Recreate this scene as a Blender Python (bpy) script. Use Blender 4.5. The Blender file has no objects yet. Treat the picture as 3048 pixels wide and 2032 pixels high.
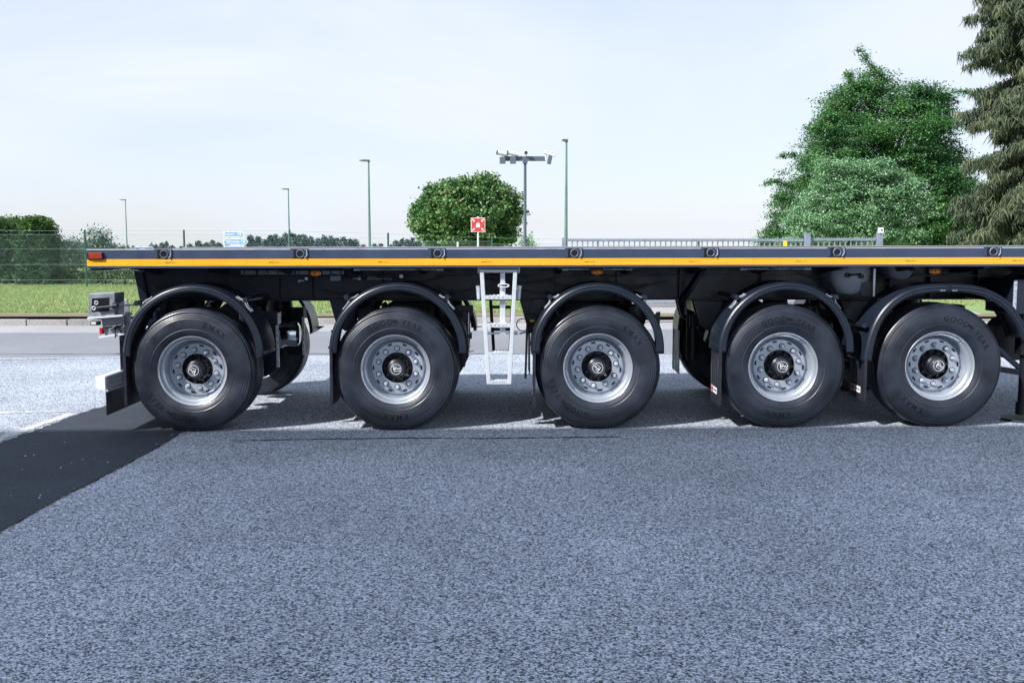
import bpy, math, random
import numpy as np
from mathutils import Vector, Matrix
random.seed(7); rng = np.random.default_rng(7)
S = bpy.context.scene
COL = S.collection
# ---------------------------------------------------------------- camera
FPX = 3048.0; PITCH = math.atan(301/3048.0); H = 1.6
cam_d = bpy.data.cameras.new('camera'); cam = bpy.data.objects.new('camera', cam_d); COL.objects.link(cam)
cam.location = (0, 0, H); cam.rotation_euler = (math.radians(90)-PITCH, 0, 0)
cam_d.sensor_width = 36; cam_d.lens = 36*FPX/3048; cam_d.clip_end = 3000; cam_d.clip_start = .05
S.camera = cam
# ---------------------------------------------------------------- light
SUN_EL = math.radians(38.5); SDX, SDY = .792, .610          # horizontal direction in which the light travels
w = bpy.data.worlds.new('World'); S.world = w; w.use_nodes = True
nt = w.node_tree; nt.nodes.clear()
sky = nt.nodes.new('ShaderNodeTexSky'); sky.sky_type = 'NISHITA'; sky.sun_disc = False
sky.sun_elevation = SUN_EL; sky.sun_rotation = math.atan2(-SDX, -SDY)
sky.air_density = 1.0; sky.dust_density = .7; sky.ozone_density = 1.6
bg = nt.nodes.new('ShaderNodeBackground'); out = nt.nodes.new('ShaderNodeOutputWorld')
tc = nt.nodes.new('ShaderNodeTexCoord'); mp = nt.nodes.new('ShaderNodeMapping')
mp.inputs['Scale'].default_value = (1.0, 1.0, 3.2)
nz = nt.nodes.new('ShaderNodeTexNoise'); nz.inputs['Scale'].default_value = 1.7; nz.inputs['Detail'].default_value = 6
nz.inputs['Roughness'].default_value = .55; nz.inputs['Distortion'].default_value = .5
rp = nt.nodes.new('ShaderNodeMapRange'); rp.inputs[1].default_value = .35; rp.inputs[2].default_value = .7
rp.inputs[3].default_value = .50; rp.inputs[4].default_value = 1.0
mx = nt.nodes.new('ShaderNodeMix'); mx.data_type = 'RGBA'
mx.inputs['B'].default_value = (5.75, 6.2, 7.15, 1)         # thin high veil of cloud
nt.links.new(tc.outputs['Generated'], mp.inputs['Vector']); nt.links.new(mp.outputs[0], nz.inputs['Vector'])
nt.links.new(nz.outputs['Fac'], rp.inputs[0]); sz_ = nt.nodes.new('ShaderNodeSeparateXYZ'); nt.links.new(tc.outputs['Generated'], sz_.inputs[0])      # the veil thins out towards the zenith
el_ = nt.nodes.new('ShaderNodeMapRange'); el_.interpolation_type = 'SMOOTHSTEP'; el_.inputs[1].default_value = .18; el_.inputs[2].default_value = .75; el_.inputs[3].default_value = 1.0; el_.inputs[4].default_value = .62
nt.links.new(sz_.outputs['Z'], el_.inputs[0]); ml = nt.nodes.new('ShaderNodeMath'); ml.operation = 'MULTIPLY'
nt.links.new(rp.outputs[0], ml.inputs[0]); nt.links.new(el_.outputs[0], ml.inputs[1]); nt.links.new(ml.outputs[0], mx.inputs['Factor'])
vx = nt.nodes.new('ShaderNodeVectorMath'); vx.operation = 'MAXIMUM'; vx.inputs[1].default_value = (-10, -10, .015)   # hazy distance below the hill crest
nt.links.new(tc.outputs['Generated'], vx.inputs[0]); nt.links.new(vx.outputs[0], sky.inputs['Vector'])
nt.links.new(sky.outputs[0], mx.inputs['A']); nt.links.new(mx.outputs['Result'], bg.inputs['Color'])
bg.inputs['Strength'].default_value = .105
nt.links.new(bg.outputs[0], out.inputs['Surface'])
sl = bpy.data.lights.new('sun', 'SUN'); sun = bpy.data.objects.new('sun', sl); COL.objects.link(sun)
sl.energy = 4.7; sl.angle = math.radians(.53); sl.color = (1, .975, .955)
sd = Vector((SDX*math.cos(SUN_EL), SDY*math.cos(SUN_EL), -math.sin(SUN_EL)))
sun.rotation_euler = sd.to_track_quat('-Z', 'Y').to_euler(); sun.location = (-20, -10, 30)
S.view_settings.view_transform = 'Standard'; S.view_settings.look = 'None'
S.view_settings.exposure = 0.55; S.view_settings.gamma = 1; S.view_settings.use_curve_mapping = False
# ---------------------------------------------------------------- helpers
cp, sp = math.cos(PITCH), math.sin(PITCH)
def gz(x): return .0065*max(-7, min(7, x)) - .0085
def W(px, py, Y):
    dx = (px-1524)/FPX; u = -(py-1016)/FPX
    t = Y/(cp+u*sp); return (t*dx, H+t*(-sp+u*cp))
def G(px, py):
    dx = (px-1524)/FPX; u = -(py-1016)/FPX; z = 0
    for _ in range(4):
        t = (z-H)/(-sp+u*cp); z = gz(t*dx)
    return (t*dx, t*(cp+u*sp))
def X_(px, Y, py=900): return W(px, py, Y)[0]
def Z_(py, Y): return W(1524, py, Y)[1]
WO = {}
class MB:
    def __init__(s): s.v = []; s.f = []
    def add(s, vs, fs):
        o = len(s.v); s.v += [tuple(v) for v in vs]; s.f += [tuple(i+o for i in f) for f in fs]; return s
    def box(s, x0, x1, y0, y1, z0, z1):
        if x0 > x1: x0, x1 = x1, x0
        if y0 > y1: y0, y1 = y1, y0
        if z0 > z1: z0, z1 = z1, z0
        return s.add([(x0,y0,z0),(x1,y0,z0),(x1,y1,z0),(x0,y1,z0),(x0,y0,z1),(x1,y0,z1),(x1,y1,z1),(x0,y1,z1)],
                     [(0,3,2,1),(4,5,6,7),(0,1,5,4),(1,2,6,5),(2,3,7,6),(3,0,4,7)])
    def beam(s, a, b, w_, h_, up=(0,0,1)):
        a = Vector(a); b = Vector(b); d = (b-a).normalized(); u = Vector(up)
        if abs(d.dot(u)) > .98: u = Vector((0,1,0))
        r = d.cross(u).normalized(); u = r.cross(d).normalized(); r *= w_/2; u *= h_/2
        return s.add([a-r-u,a+r-u,a+r+u,a-r+u,b-r-u,b+r-u,b+r+u,b-r+u],
                     [(0,1,2,3),(4,7,6,5),(0,4,5,1),(1,5,6,2),(2,6,7,3),(3,7,4,0)])
    def cyl(s, a, b, r0, r1=None, n=16, caps=True):
        r1 = r0 if r1 is None else r1
        a = Vector(a); b = Vector(b); d = (b-a).normalized(); u = Vector((0,0,1)) if abs(d.z) < .9 else Vector((1,0,0))
        r = d.cross(u).normalized(); u = r.cross(d)
        vs = []
        for c, q in ((a, r0), (b, r1)):
            for i in range(n):
                t = 2*math.pi*i/n; vs.append(c+r*math.cos(t)*q+u*math.sin(t)*q)
        fs = [(i, (i+1) % n, n+(i+1) % n, n+i) for i in range(n)]
        if caps: fs += [tuple(range(n))[::-1], tuple(range(n, 2*n))]
        return s.add(vs, fs)
    def tube(s, path, r, n=8, closed=False):
        P = [Vector(p) for p in path]; m = len(P); vs = []; prev = None
        for i, p in enumerate(P):
            if closed: d = (P[(i+1) % m]-P[i-1]).normalized()
            else: d = (P[min(i+1, m-1)]-P[max(i-1, 0)]).normalized()
            if prev is None:
                u = Vector((0,0,1)) if abs(d.z) < .9 else Vector((0,1,0)); u = (u-d*u.dot(d)).normalized()
            else: u = (prev-d*prev.dot(d)).normalized()
            prev = u; q = d.cross(u)
            rr = r[i] if isinstance(r, (list, tuple)) else r
            vs += [p+(u*math.cos(2*math.pi*k/n)+q*math.sin(2*math.pi*k/n))*rr for k in range(n)]
        fs = []
        for i in range(m if closed else m-1):
            j = (i+1) % m
            fs += [(i*n+k, i*n+(k+1) % n, j*n+(k+1) % n, j*n+k) for k in range(n)]
        if not closed: fs += [tuple(range(n))[::-1], tuple(range((m-1)*n, m*n))]
        return s.add(vs, fs)
    def lathe(s, prof, n=64, c=(0,0,0)):           # prof: (y, r), axis Y
        m = len(prof); vs = []
        for i in range(n):
            t = 2*math.pi*i/n
            vs += [(c[0]+r*math.sin(t), c[1]+y, c[2]+r*math.cos(t)) for y, r in prof]
        fs = []
        for i in range(n):
            j = (i+1) % n
            fs += [(i*m+k, i*m+k+1, j*m+k+1, j*m+k) for k in range(m-1)]
        return s.add(vs, fs)
    def prism(s, poly, y0, y1):                    # poly in XZ
        n = len(poly)
        return s.add([(x, y0, z) for x, z in poly]+[(x, y1, z) for x, z in poly],
                     [tuple(range(n)), tuple(range(n, 2*n))[::-1]]+[(i, n+i, n+(i+1) % n, (i+1) % n) for i in range(n)])
    def sweep(s, path, sec):                       # path in XZ, sec: (normal offset, y)
        n = len(path); m = len(sec); vs = []
        for i in range(n):
            a = Vector(path[max(i-1, 0)]); b = Vector(path[min(i+1, n-1)]); d = (b-a).normalized(); nn = Vector((-d.y, d.x))
            for o, y in sec: vs.append((path[i][0]+nn.x*o, y, path[i][1]+nn.y*o))
        return s.add(vs, [(i*m+k, i*m+k+1, (i+1)*m+k+1, (i+1)*m+k) for i in range(n-1) for k in range(m-1)])
    def shear(s, k): s.v = [(x, y, z+k*x) for x, y, z in s.v]; return s
    def build(s, name, mat, parent=None, smooth=False, bevel=0, solid=0, origin=None):
        V = np.array(s.v, dtype=float)
        if origin is None:
            lo, hi = V.min(0), V.max(0); origin = ((lo[0]+hi[0])/2, (lo[1]+hi[1])/2, lo[2])
        V = V-np.array(origin)
        me = bpy.data.meshes.new(name); me.from_pydata(V.tolist(), [], s.f); me.materials.append(mat)
        if smooth:
            me.polygons.foreach_set('use_smooth', [True]*len(me.polygons)); me.set_sharp_from_angle(angle=math.radians(smooth if smooth is not True else 40))
        o = bpy.data.objects.new(name, me); COL.objects.link(o)
        if parent is not None:
            o.parent = parent; po = WO.get(parent.as_pointer(), (0,0,0))
            o.location = tuple(origin[i]-po[i] for i in range(3))
        else: o.location = origin
        WO[o.as_pointer()] = tuple(origin)
        if bevel:
            b = o.modifiers.new('bevel', 'BEVEL'); b.width = bevel; b.segments = 2; b.limit_method = 'ANGLE'
        if solid:
            b = o.modifiers.new('solid', 'SOLIDIFY'); b.thickness = solid; b.offset = 0
        return o
def empty(name, loc, parent=None):
    o = bpy.data.objects.new(name, None); COL.objects.link(o); o.empty_display_size = .2
    if parent is not None:
        o.parent = parent; po = WO[parent.as_pointer()]; o.location = tuple(loc[i]-po[i] for i in range(3))
    else: o.location = loc
    WO[o.as_pointer()] = tuple(loc); return o
def tag(o, label=None, cat=None, group=None, kind=None):
    if label: o['label'] = label
    if cat: o['category'] = cat
    if group: o['group'] = group
    if kind: o['kind'] = kind
    return o
def copy_of(o, loc, parent=None, rot=None):
    c = o.copy(); COL.objects.link(c); c.parent = parent; c.location = loc
    if rot is not None: c.rotation_euler = rot
    return c
def raw_mesh(name, V, F, mat, parent=None, k=3):   # V (n,3), F (m,k) numpy
    me = bpy.data.meshes.new(name); n, m = len(V), len(F)
    me.vertices.add(n); me.vertices.foreach_set('co', np.asarray(V, np.float32).ravel())
    me.loops.add(m*k); me.loops.foreach_set('vertex_index', np.asarray(F, np.int32).ravel())
    me.polygons.add(m); me.polygons.foreach_set('loop_start', np.arange(0, m*k, k, dtype=np.int32))
    me.update(calc_edges=True); me.materials.append(mat)
    o = bpy.data.objects.new(name, me); COL.objects.link(o)
    if parent is not None:
        o.parent = parent; po = WO[parent.as_pointer()]; o.location = tuple(-p for p in po)
    return o
def text_obj(txt, mat, name='lettering', size=.1, parent=None, depth=0.0008, align='CENTER', fn=None, font_scale=1.0):
    cu = bpy.data.curves.new('t', 'FONT'); cu.body = txt; cu.size = size; cu.align_x = align; cu.align_y = 'CENTER'
    cu.extrude = depth; cu.offset = size*.004; cu.resolution_u = 3; cu.space_character = font_scale
    t = bpy.data.objects.new('t', cu); COL.objects.link(t)
    dg = bpy.context.evaluated_depsgraph_get(); me = bpy.data.meshes.new_from_object(t.evaluated_get(dg))
    bpy.data.objects.remove(t); me.name = name
    me.materials.clear(); me.materials.append(mat)
    for v in me.vertices:
        x, y, z = v.co
        v.co = fn(x, y, z) if fn else (x, -z, y)
    o = bpy.data.objects.new(name, me); COL.objects.link(o); o.parent = parent
    return o
# ---------------------------------------------------------------- materials
def mat(name, col, rough=.5, metal=0, var=.0, scale=20, bump=0, bscale=None, spec=.5, coat=0, detail=4, rvar=0):
    m = bpy.data.materials.new(name); m.use_nodes = True; t = m.node_tree; b = t.nodes['Principled BSDF']
    b.inputs['Base Color'].default_value = (*col, 1); b.inputs['Roughness'].default_value = rough
    b.inputs['Metallic'].default_value = metal; b.inputs['Specular IOR Level'].default_value = spec
    b.inputs['Coat Weight'].default_value = coat
    g = t.nodes.new('ShaderNodeNewGeometry') if (var or bump or rvar) else None
    if var or rvar:
        n = t.nodes.new('ShaderNodeTexNoise'); n.inputs['Scale'].default_value = scale; n.inputs['Detail'].default_value = detail
        t.links.new(g.outputs['Position'], n.inputs['Vector'])
        if var:
            r = t.nodes.new('ShaderNodeValToRGB'); e = r.color_ramp.elements
            e[0].position = .3; e[1].position = .7
            e[0].color = tuple(c*(1-var) for c in col)+(1,); e[1].color = tuple(min(1, c*(1+var)) for c in col)+(1,)
            t.links.new(n.outputs['Fac'], r.inputs[0]); t.links.new(r.outputs[0], b.inputs['Base Color'])
        if rvar:
            q = t.nodes.new('ShaderNodeMapRange'); q.inputs[3].default_value = max(.02, rough-rvar); q.inputs[4].default_value = rough+rvar
            q.inputs[1].default_value = .3; q.inputs[2].default_value = .7
            t.links.new(n.outputs['Fac'], q.inputs[0]); t.links.new(q.outputs[0], b.inputs['Roughness'])
    if bump:
        n2 = t.nodes.new('ShaderNodeTexNoise'); n2.inputs['Scale'].default_value = bscale or scale*4; n2.inputs['Detail'].default_value = 5
        t.links.new(g.outputs['Position'], n2.inputs['Vector'])
        bp = t.nodes.new('ShaderNodeBump'); bp.inputs['Strength'].default_value = bump; bp.inputs['Distance'].default_value = .01
        t.links.new(n2.outputs['Fac'], bp.inputs['Height']); t.links.new(bp.outputs[0], b.inputs['Normal'])
    return m
def ground_mat(name, c_lo, c_hi, cell, blotch, bump=.6, rough=.9, contrast=(.2, .8), mid=None):
    m = bpy.data.materials.new(name); m.use_nodes = True; t = m.node_tree; b = t.nodes['Principled BSDF']
    b.inputs['Roughness'].default_value = rough; b.inputs['Specular IOR Level'].default_value = .3
    g = t.nodes.new('ShaderNodeNewGeometry')
    wn = t.nodes.new('ShaderNodeTexNoise'); wn.inputs['Scale'].default_value = cell*.6; wn.inputs['Detail'].default_value = 2
    t.links.new(g.outputs['Position'], wn.inputs['Vector'])
    ma = t.nodes.new('ShaderNodeVectorMath'); ma.operation = 'SCALE'; ma.inputs['Scale'].default_value = .8/cell
    t.links.new(wn.outputs['Color'], ma.inputs[0])
    ad = t.nodes.new('ShaderNodeVectorMath'); ad.operation = 'ADD'
    t.links.new(g.outputs['Position'], ad.inputs[0]); t.links.new(ma.outputs[0], ad.inputs[1])
    v = t.nodes.new('ShaderNodeTexVoronoi'); v.inputs['Scale'].default_value = cell; t.links.new(ad.outputs[0], v.inputs['Vector'])
    sx = t.nodes.new('ShaderNodeSeparateColor'); t.links.new(v.outputs['Color'], sx.inputs[0])
    fine = t.nodes.new('ShaderNodeTexNoise'); fine.inputs['Scale'].default_value = cell*.45; fine.inputs['Detail'].default_value = 6; fine.inputs['Roughness'].default_value = .75
    t.links.new(g.outputs['Position'], fine.inputs['Vector'])
    a1 = t.nodes.new('ShaderNodeMix'); a1.inputs['Factor'].default_value = .55
    t.links.new(sx.outputs[0], a1.inputs['A']); t.links.new(fine.outputs['Fac'], a1.inputs['B'])
    r = t.nodes.new('ShaderNodeValToRGB'); e = r.color_ramp.elements
    e[0].position, e[1].position = contrast; e[0].color = (*c_lo, 1); e[1].color = (*c_hi, 1)
    t.links.new(a1.outputs['Result'], r.inputs[0])
    big = t.nodes.new('ShaderNodeTexNoise'); big.inputs['Scale'].default_value = .55; big.inputs['Detail'].default_value = 8; big.inputs['Roughness'].default_value = .6
    t.links.new(g.outputs['Position'], big.inputs['Vector'])
    mr = t.nodes.new('ShaderNodeMapRange'); mr.inputs[1].default_value = .3; mr.inputs[2].default_value = .7
    mr.inputs[3].default_value = 1-blotch; mr.inputs[4].default_value = 1+blotch; t.links.new(big.outputs['Fac'], mr.inputs[0])
    mu = t.nodes.new('ShaderNodeVectorMath'); mu.operation = 'SCALE'; t.links.new(r.outputs[0], mu.inputs[0]); t.links.new(mr.outputs[0], mu.inputs['Scale'])
    t.links.new(mu.outputs[0], b.inputs['Base Color'])
    bp = t.nodes.new('ShaderNodeBump'); bp.inputs['Strength'].default_value = bump; bp.inputs['Distance'].default_value = .006
    t.links.new(a1.outputs['Result'], bp.inputs['Height']); t.links.new(bp.outputs[0], b.inputs['Normal'])
    return m
def leaf_mat(name, c0, c1, c2, trans=.25, patch=.6, rough=.5):
    m = bpy.data.materials.new(name); m.use_nodes = True; t = m.node_tree; b = t.nodes['Principled BSDF']
    b.inputs['Roughness'].default_value = rough; b.inputs['Specular IOR Level'].default_value = .35
    g = t.nodes.new('ShaderNodeNewGeometry'); n = t.nodes.new('ShaderNodeTexNoise'); n.inputs['Scale'].default_value = patch; n.inputs['Detail'].default_value = 3
    t.links.new(g.outputs['Position'], n.inputs['Vector'])
    mi = t.nodes.new('ShaderNodeMix'); mi.inputs['Factor'].default_value = .34
    t.links.new(n.outputs['Fac'], mi.inputs['A']); t.links.new(g.outputs['Random Per Island'], mi.inputs['B'])
    r = t.nodes.new('ShaderNodeValToRGB'); e = r.color_ramp.elements; e[0].position = .30; e[1].position = .74
    e[0].color = (*c0, 1); e[1].color = (*c2, 1); k = e.new(.5); k.color = (*c1, 1)
    t.links.new(mi.outputs['Result'], r.inputs[0]); t.links.new(r.outputs[0], b.inputs['Base Color'])
    tr = t.nodes.new('ShaderNodeBsdfTranslucent'); t.links.new(r.outputs[0], tr.inputs['Color'])
    ms = t.nodes.new('ShaderNodeMixShader'); ms.inputs[0].default_value = trans
    t.links.new(b.outputs[0], ms.inputs[1]); t.links.new(tr.outputs[0], ms.inputs[2])
    t.links.new(ms.outputs[0], t.nodes['Material Output'].inputs['Surface'])
    return m
M = {}
M['lot'] = ground_mat('rough_asphalt', (.052,.070,.097), (.71,.77,.86), 124, .20, bump=.7, contrast=(.33,.68))
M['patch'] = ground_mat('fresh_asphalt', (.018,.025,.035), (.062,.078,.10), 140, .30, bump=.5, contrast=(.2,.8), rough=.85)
M['road'] = ground_mat('road_asphalt', (.17,.18,.20), (.30,.31,.335), 110, .08, bump=.3, contrast=(.2,.8))
M['gutter'] = ground_mat('concrete_gutter', (.30,.30,.31), (.42,.42,.43), 60, .10, bump=.3)
M['drive'] = ground_mat('driveway_gravel', (.22,.21,.21), (.52,.50,.49), 50, .12, bump=.6)
M['kerb'] = ground_mat('kerb_concrete', (.24,.235,.22), (.40,.39,.37), 60, .25, bump=.4)
M['line'] = ground_mat('worn_line', (.45,.45,.46), (.72,.72,.73), 60, .2, bump=.3)
M['crack'] = mat('tar_seam', (.03,.032,.04), .8)
M['navy'] = mat('dark_chassis_paint', (.005,.009,.022), .33, var=.3, scale=6, rvar=.1, spec=.45)
M['rail'] = mat('grey_side_rail_paint', (.036,.054,.100), .42, var=.10, scale=5, rvar=.08)
M['railtop'] = mat('worn_top_edge', (.34,.37,.44), .5, metal=.2, var=.2, scale=12)
M['deck'] = mat('deck_boards', (.10,.09,.08), .7, var=.3, scale=8, bump=.3)
M['rubber'] = mat('tyre_rubber', (.013,.018,.029), .42, var=.55, scale=5, rvar=.13, spec=.62, bump=.05, bscale=60)
M['ink'] = mat('raised_tyre_lettering', (.006,.008,.013), .7, spec=.25)
M['guard'] = mat('black_plastic_mudguard', (.010,.015,.026), .33, var=.15, scale=10, bump=.08, bscale=300, spec=.5)
M['flap'] = mat('rubber_flap', (.016,.018,.026), .38, var=.25, scale=9, rvar=.1)
M['silver'] = mat('silver_rim_paint', (.50,.54,.60), .30, metal=.60, var=.04, scale=9, rvar=.03)
M['steel'] = mat('zinc_steel', (.60,.64,.70), .36, metal=.6, var=.25, scale=18, rvar=.12, bump=.05)
M['bright'] = mat('white_galvanised', (.58,.61,.65), .45, metal=.1, var=.08, scale=14)
M['hub'] = mat('black_hub', (.007,.008,.012), .38, spec=.4)
M['cap'] = mat('hub_cap_dark', (.035,.040,.055), .35)
M['white'] = mat('white_print', (.80,.81,.82), .5)
M['zincdark'] = mat('weathered_zinc', (.26,.28,.32), .42, metal=.3, var=.25, scale=14, rvar=.1)
M['chrome'] = mat('polished_tank', (.75,.77,.80), .12, metal=1)
M['tank'] = mat('grey_air_tank', (.34,.38,.44), .28, var=.1, scale=8)
M['orange'] = mat('orange_lens', (.98,.30,.03), .18, var=.15, scale=70, coat=.5)
M['amber_dark'] = mat('dark_amber_lens', (.30,.035,.008), .2, var=.3, scale=60, coat=.5)
M['red'] = mat('red_lens', (.55,.012,.02), .25, coat=.4)
M['lensw'] = mat('clear_lens', (.6,.63,.68), .12)
M['print'] = mat('small_black_print', (.05,.03,.01), .6)
M['green_post'] = mat('green_fence_post', (.012,.085,.070), .45, var=.15)
M['wire'] = mat('pale_green_wire', (.26,.36,.34), .5, metal=.2)
M['lamp'] = mat('weathered_green_lamp_post', (.12,.21,.19), .55, var=.18, scale=1.5)
M['lamph'] = mat('lamp_head_grey', (.09,.10,.12), .5)
M['mast'] = mat('grey_blue_mast', (.085,.11,.15), .45, var=.1, scale=2)
M['gate'] = mat('galvanised_gate', (.22,.26,.31), .5, metal=.2, var=.15, scale=8)
M['camw'] = mat('white_camera_housing', (.72,.74,.77), .4)
M['camd'] = mat('dark_camera_glass', (.02,.025,.035), .2)
M['signr'] = mat('red_sign', (.55,.05,.05), .45, var=.08, scale=9)
M['signb'] = mat('faded_blue_sign', (.20,.36,.72), .5, var=.08, scale=3)
M['signb2'] = mat('deep_blue_sign', (.02,.085,.42), .45)
M['pink'] = mat('magenta_mark', (.6,.03,.12), .5)
M['bark'] = mat('bark', (.085,.065,.05), .9, var=.35, scale=12, bump=.8, bscale=25)
M['yellow'] = mat('yellow_marker', (.85,.55,.02), .5)
M['wall'] = mat('warehouse_cladding', (.32,.33,.35), .6, var=.06, scale=.5)
M['glass'] = mat('window_glass', (.03,.04,.05), .08)
M['roof'] = mat('roof_edge', (.10,.11,.12), .6)
M['field'] = mat('far_field', (.10,.16,.05), .95, var=.35, scale=.05, detail=8)
def tape_mat():
    m = mat('yellow_retroreflective_tape', (.82,.42,.008), .30, coat=.3); t = m.node_tree; b = t.nodes['Principled BSDF']
    g = t.nodes.new('ShaderNodeNewGeometry'); oi = t.nodes.new('ShaderNodeObjectInfo')
    mp_ = t.nodes.new('ShaderNodeMapping'); mp_.inputs['Scale'].default_value = (1.2, 1, 60)
    n = t.nodes.new('ShaderNodeTexNoise'); n.inputs['Scale'].default_value = 2.2; n.inputs['Detail'].default_value = 3
    t.links.new(g.outputs['Position'], mp_.inputs[0]); t.links.new(mp_.outputs[0], n.inputs['Vector'])
    r = t.nodes.new('ShaderNodeValToRGB'); e = r.color_ramp.elements; e[0].position = .3; e[1].position = .75
    e[0].color = (.80,.34,.004,1); e[1].color = (.95,.50,.03,1)
    t.links.new(n.outputs['Fac'], r.inputs[0]); t.links.new(r.outputs[0], b.inputs['Base Color'])
    br = t.nodes.new('ShaderNodeTexVoronoi'); br.inputs['Scale'].default_value = 160; t.links.new(g.outputs['Position'], br.inputs['Vector'])
    bp = t.nodes.new('ShaderNodeBump'); bp.inputs['Strength'].default_value = .15; bp.inputs['Distance'].default_value = .002
    t.links.new(br.outputs['Distance'], bp.inputs['Height']); t.links.new(bp.outputs[0], b.inputs['Normal'])
    return m
M['tape'] = tape_mat()
def grass_mat(name, dirt):
    m = bpy.data.materials.new(name); m.use_nodes = True; t = m.node_tree; b = t.nodes['Principled BSDF']; b.inputs['Roughness'].default_value = .9
    g = t.nodes.new('ShaderNodeNewGeometry')
    n = t.nodes.new('ShaderNodeTexNoise'); n.inputs['Scale'].default_value = 1.3; n.inputs['Detail'].default_value = 10; n.inputs['Roughness'].default_value = .72
    t.links.new(g.outputs['Position'], n.inputs['Vector'])
    r = t.nodes.new('ShaderNodeValToRGB'); e = r.color_ramp.elements; e[0].position = .30; e[1].position = .72
    e[0].color = (.30,.25,.12,1); e[1].color = (.26,.36,.13,1); k = e.new(.45); k.color = (.20,.30,.10,1)
    t.links.new(n.outputs['Fac'], r.inputs[0])
    if dirt:
        s_ = t.nodes.new('ShaderNodeSeparateXYZ'); t.links.new(g.outputs['Position'], s_.inputs[0])
        n3 = t.nodes.new('ShaderNodeTexNoise'); n3.inputs['Scale'].default_value = 2.5; n3.inputs['Detail'].default_value = 8
        t.links.new(g.outputs['Position'], n3.inputs['Vector'])
        a = t.nodes.new('ShaderNodeMath'); a.operation = 'MULTIPLY_ADD'; a.inputs[1].default_value = 2.0; t.links.new(n3.outputs['Fac'], a.inputs[0]); t.links.new(s_.outputs['Y'], a.inputs[2])
        mr = t.nodes.new('ShaderNodeMapRange'); mr.inputs[1].default_value = 21.5; mr.inputs[2].default_value = 22.5; t.links.new(a.outputs[0], mr.inputs[0])
        mi = t.nodes.new('ShaderNodeMix'); mi.data_type = 'RGBA'; mi.inputs['A'].default_value = (.20,.15,.10,1)
        t.links.new(mr.outputs[0], mi.inputs['Factor']); t.links.new(r.outputs[0], mi.inputs['B']); t.links.new(mi.outputs['Result'], b.inputs['Base Color'])
    else: t.links.new(r.outputs[0], b.inputs['Base Color'])
    bp = t.nodes.new('ShaderNodeBump'); bp.inputs['Strength'].default_value = .8; bp.inputs['Distance'].default_value = .05
    t.links.new(n.outputs['Fac'], bp.inputs['Height']); t.links.new(bp.outputs[0], b.inputs['Normal'])
    return m
M['grass'] = grass_mat('verge_grass_soil', True)
M['blade'] = leaf_mat('grass_blades', (.38,.33,.17), (.26,.38,.14), (.40,.52,.24), .3, .9)
M['maple'] = leaf_mat('maple_leaves', (.06,.15,.05), (.12,.27,.09), (.32,.36,.15), .22, 1.6)
M['beech'] = leaf_mat('dark_beech_leaves', (.025,.09,.035), (.075,.21,.07), (.20,.38,.12), .28, .7)
M['lime'] = leaf_mat('silvery_green_leaves', (.10,.23,.11), (.21,.38,.20), (.36,.54,.32), .2, .8)
M['spruce'] = leaf_mat('spruce_needles', (.028,.052,.032), (.078,.112,.062), (.19,.20,.11), .12, 1.2, .7)
M['hedge'] = leaf_mat('sunlit_hedge_leaves', (.028,.08,.02), (.06,.15,.03), (.20,.30,.06), .2, .9)  # lighter leaf colour that paints sunlight on the hedge tops
M['yew'] = leaf_mat('shaded_yew_needles', (.020,.062,.028), (.042,.11,.045), (.10,.20,.07), .1, .9)  # darkened so the hedge faces carry their shade in the colour
M['lowhedge'] = leaf_mat('low_hedge_leaves', (.035,.075,.022), (.075,.14,.04), (.22,.30,.12), .2, .9)
M['farcon'] = leaf_mat('hazed_conifer_needles', (.040,.085,.09), (.065,.125,.125), (.11,.18,.165), .1, .3, .9)  # distance haze tinted into the needle colour
M['farleaf'] = leaf_mat('far_shrub_leaves', (.07,.12,.085), (.11,.18,.13), (.19,.27,.19), .2, .4)
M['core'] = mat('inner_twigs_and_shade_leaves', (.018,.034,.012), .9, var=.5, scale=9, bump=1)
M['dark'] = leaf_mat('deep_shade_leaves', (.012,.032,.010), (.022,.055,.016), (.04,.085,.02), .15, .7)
# ---------------------------------------------------------------- ground
def sheet(name, x0, x1, y0, y1, m, z=0.0, nx=24, parent=None, zf=None, ny=1):
    b = MB(); zf = zf or (lambda x, y: gz(x)+z)
    xs = sorted(set([x0+(x1-x0)*i/nx for i in range(nx+1)]+[q for q in (-7, 7) if x0 < q < x1]))
    ys = [y0+(y1-y0)*j/ny for j in range(ny+1)]; n = len(ys)
    vs = [(x, y, zf(x, y)) for x in xs for y in ys]
    fs = [(i*n+j, (i+1)*n+j, (i+1)*n+j+1, i*n+j+1) for i in range(len(xs)-1) for j in range(n-1)]
    b.add(vs, fs); return b.build(name, m, parent, origin=(0,0,0))
def terr(y): return -.16-max(0, y-62)*.035
tag(sheet('ground', -900, 900, -300, 1800, M['field'], zf=lambda x, y: terr(y), nx=4, ny=210), kind='structure')
YR0, YR1, YK = 14.45, 18.35, 19.9
lot = tag(sheet('parking_lot', -70, 60, -60, YR0, M['lot']), kind='structure')
tag(sheet('road', -70, 60, YR0, YR1, M['road']), kind='structure')
tag(sheet('gutter', -70, 60, YR1, YK, M['gutter']), kind='structure')
def ggrass(x, y): return max(-.04, .11-.0085*(y-20)) if y < 60 else -.04
tag(sheet('grass_verge', -70, 60, YK+.16, 62, M['grass'], zf=ggrass, nx=6, ny=20), kind='structure')
kerb = empty('kerb', (0, YK, 0)); tag(kerb, kind='structure')
kb = MB().box(-.385, .385, 0, .16, -.05, .115); k0 = kb.build('kerb_stone', M['kerb'], None, bevel=.012, origin=(0,0,0))
first = True
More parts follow.
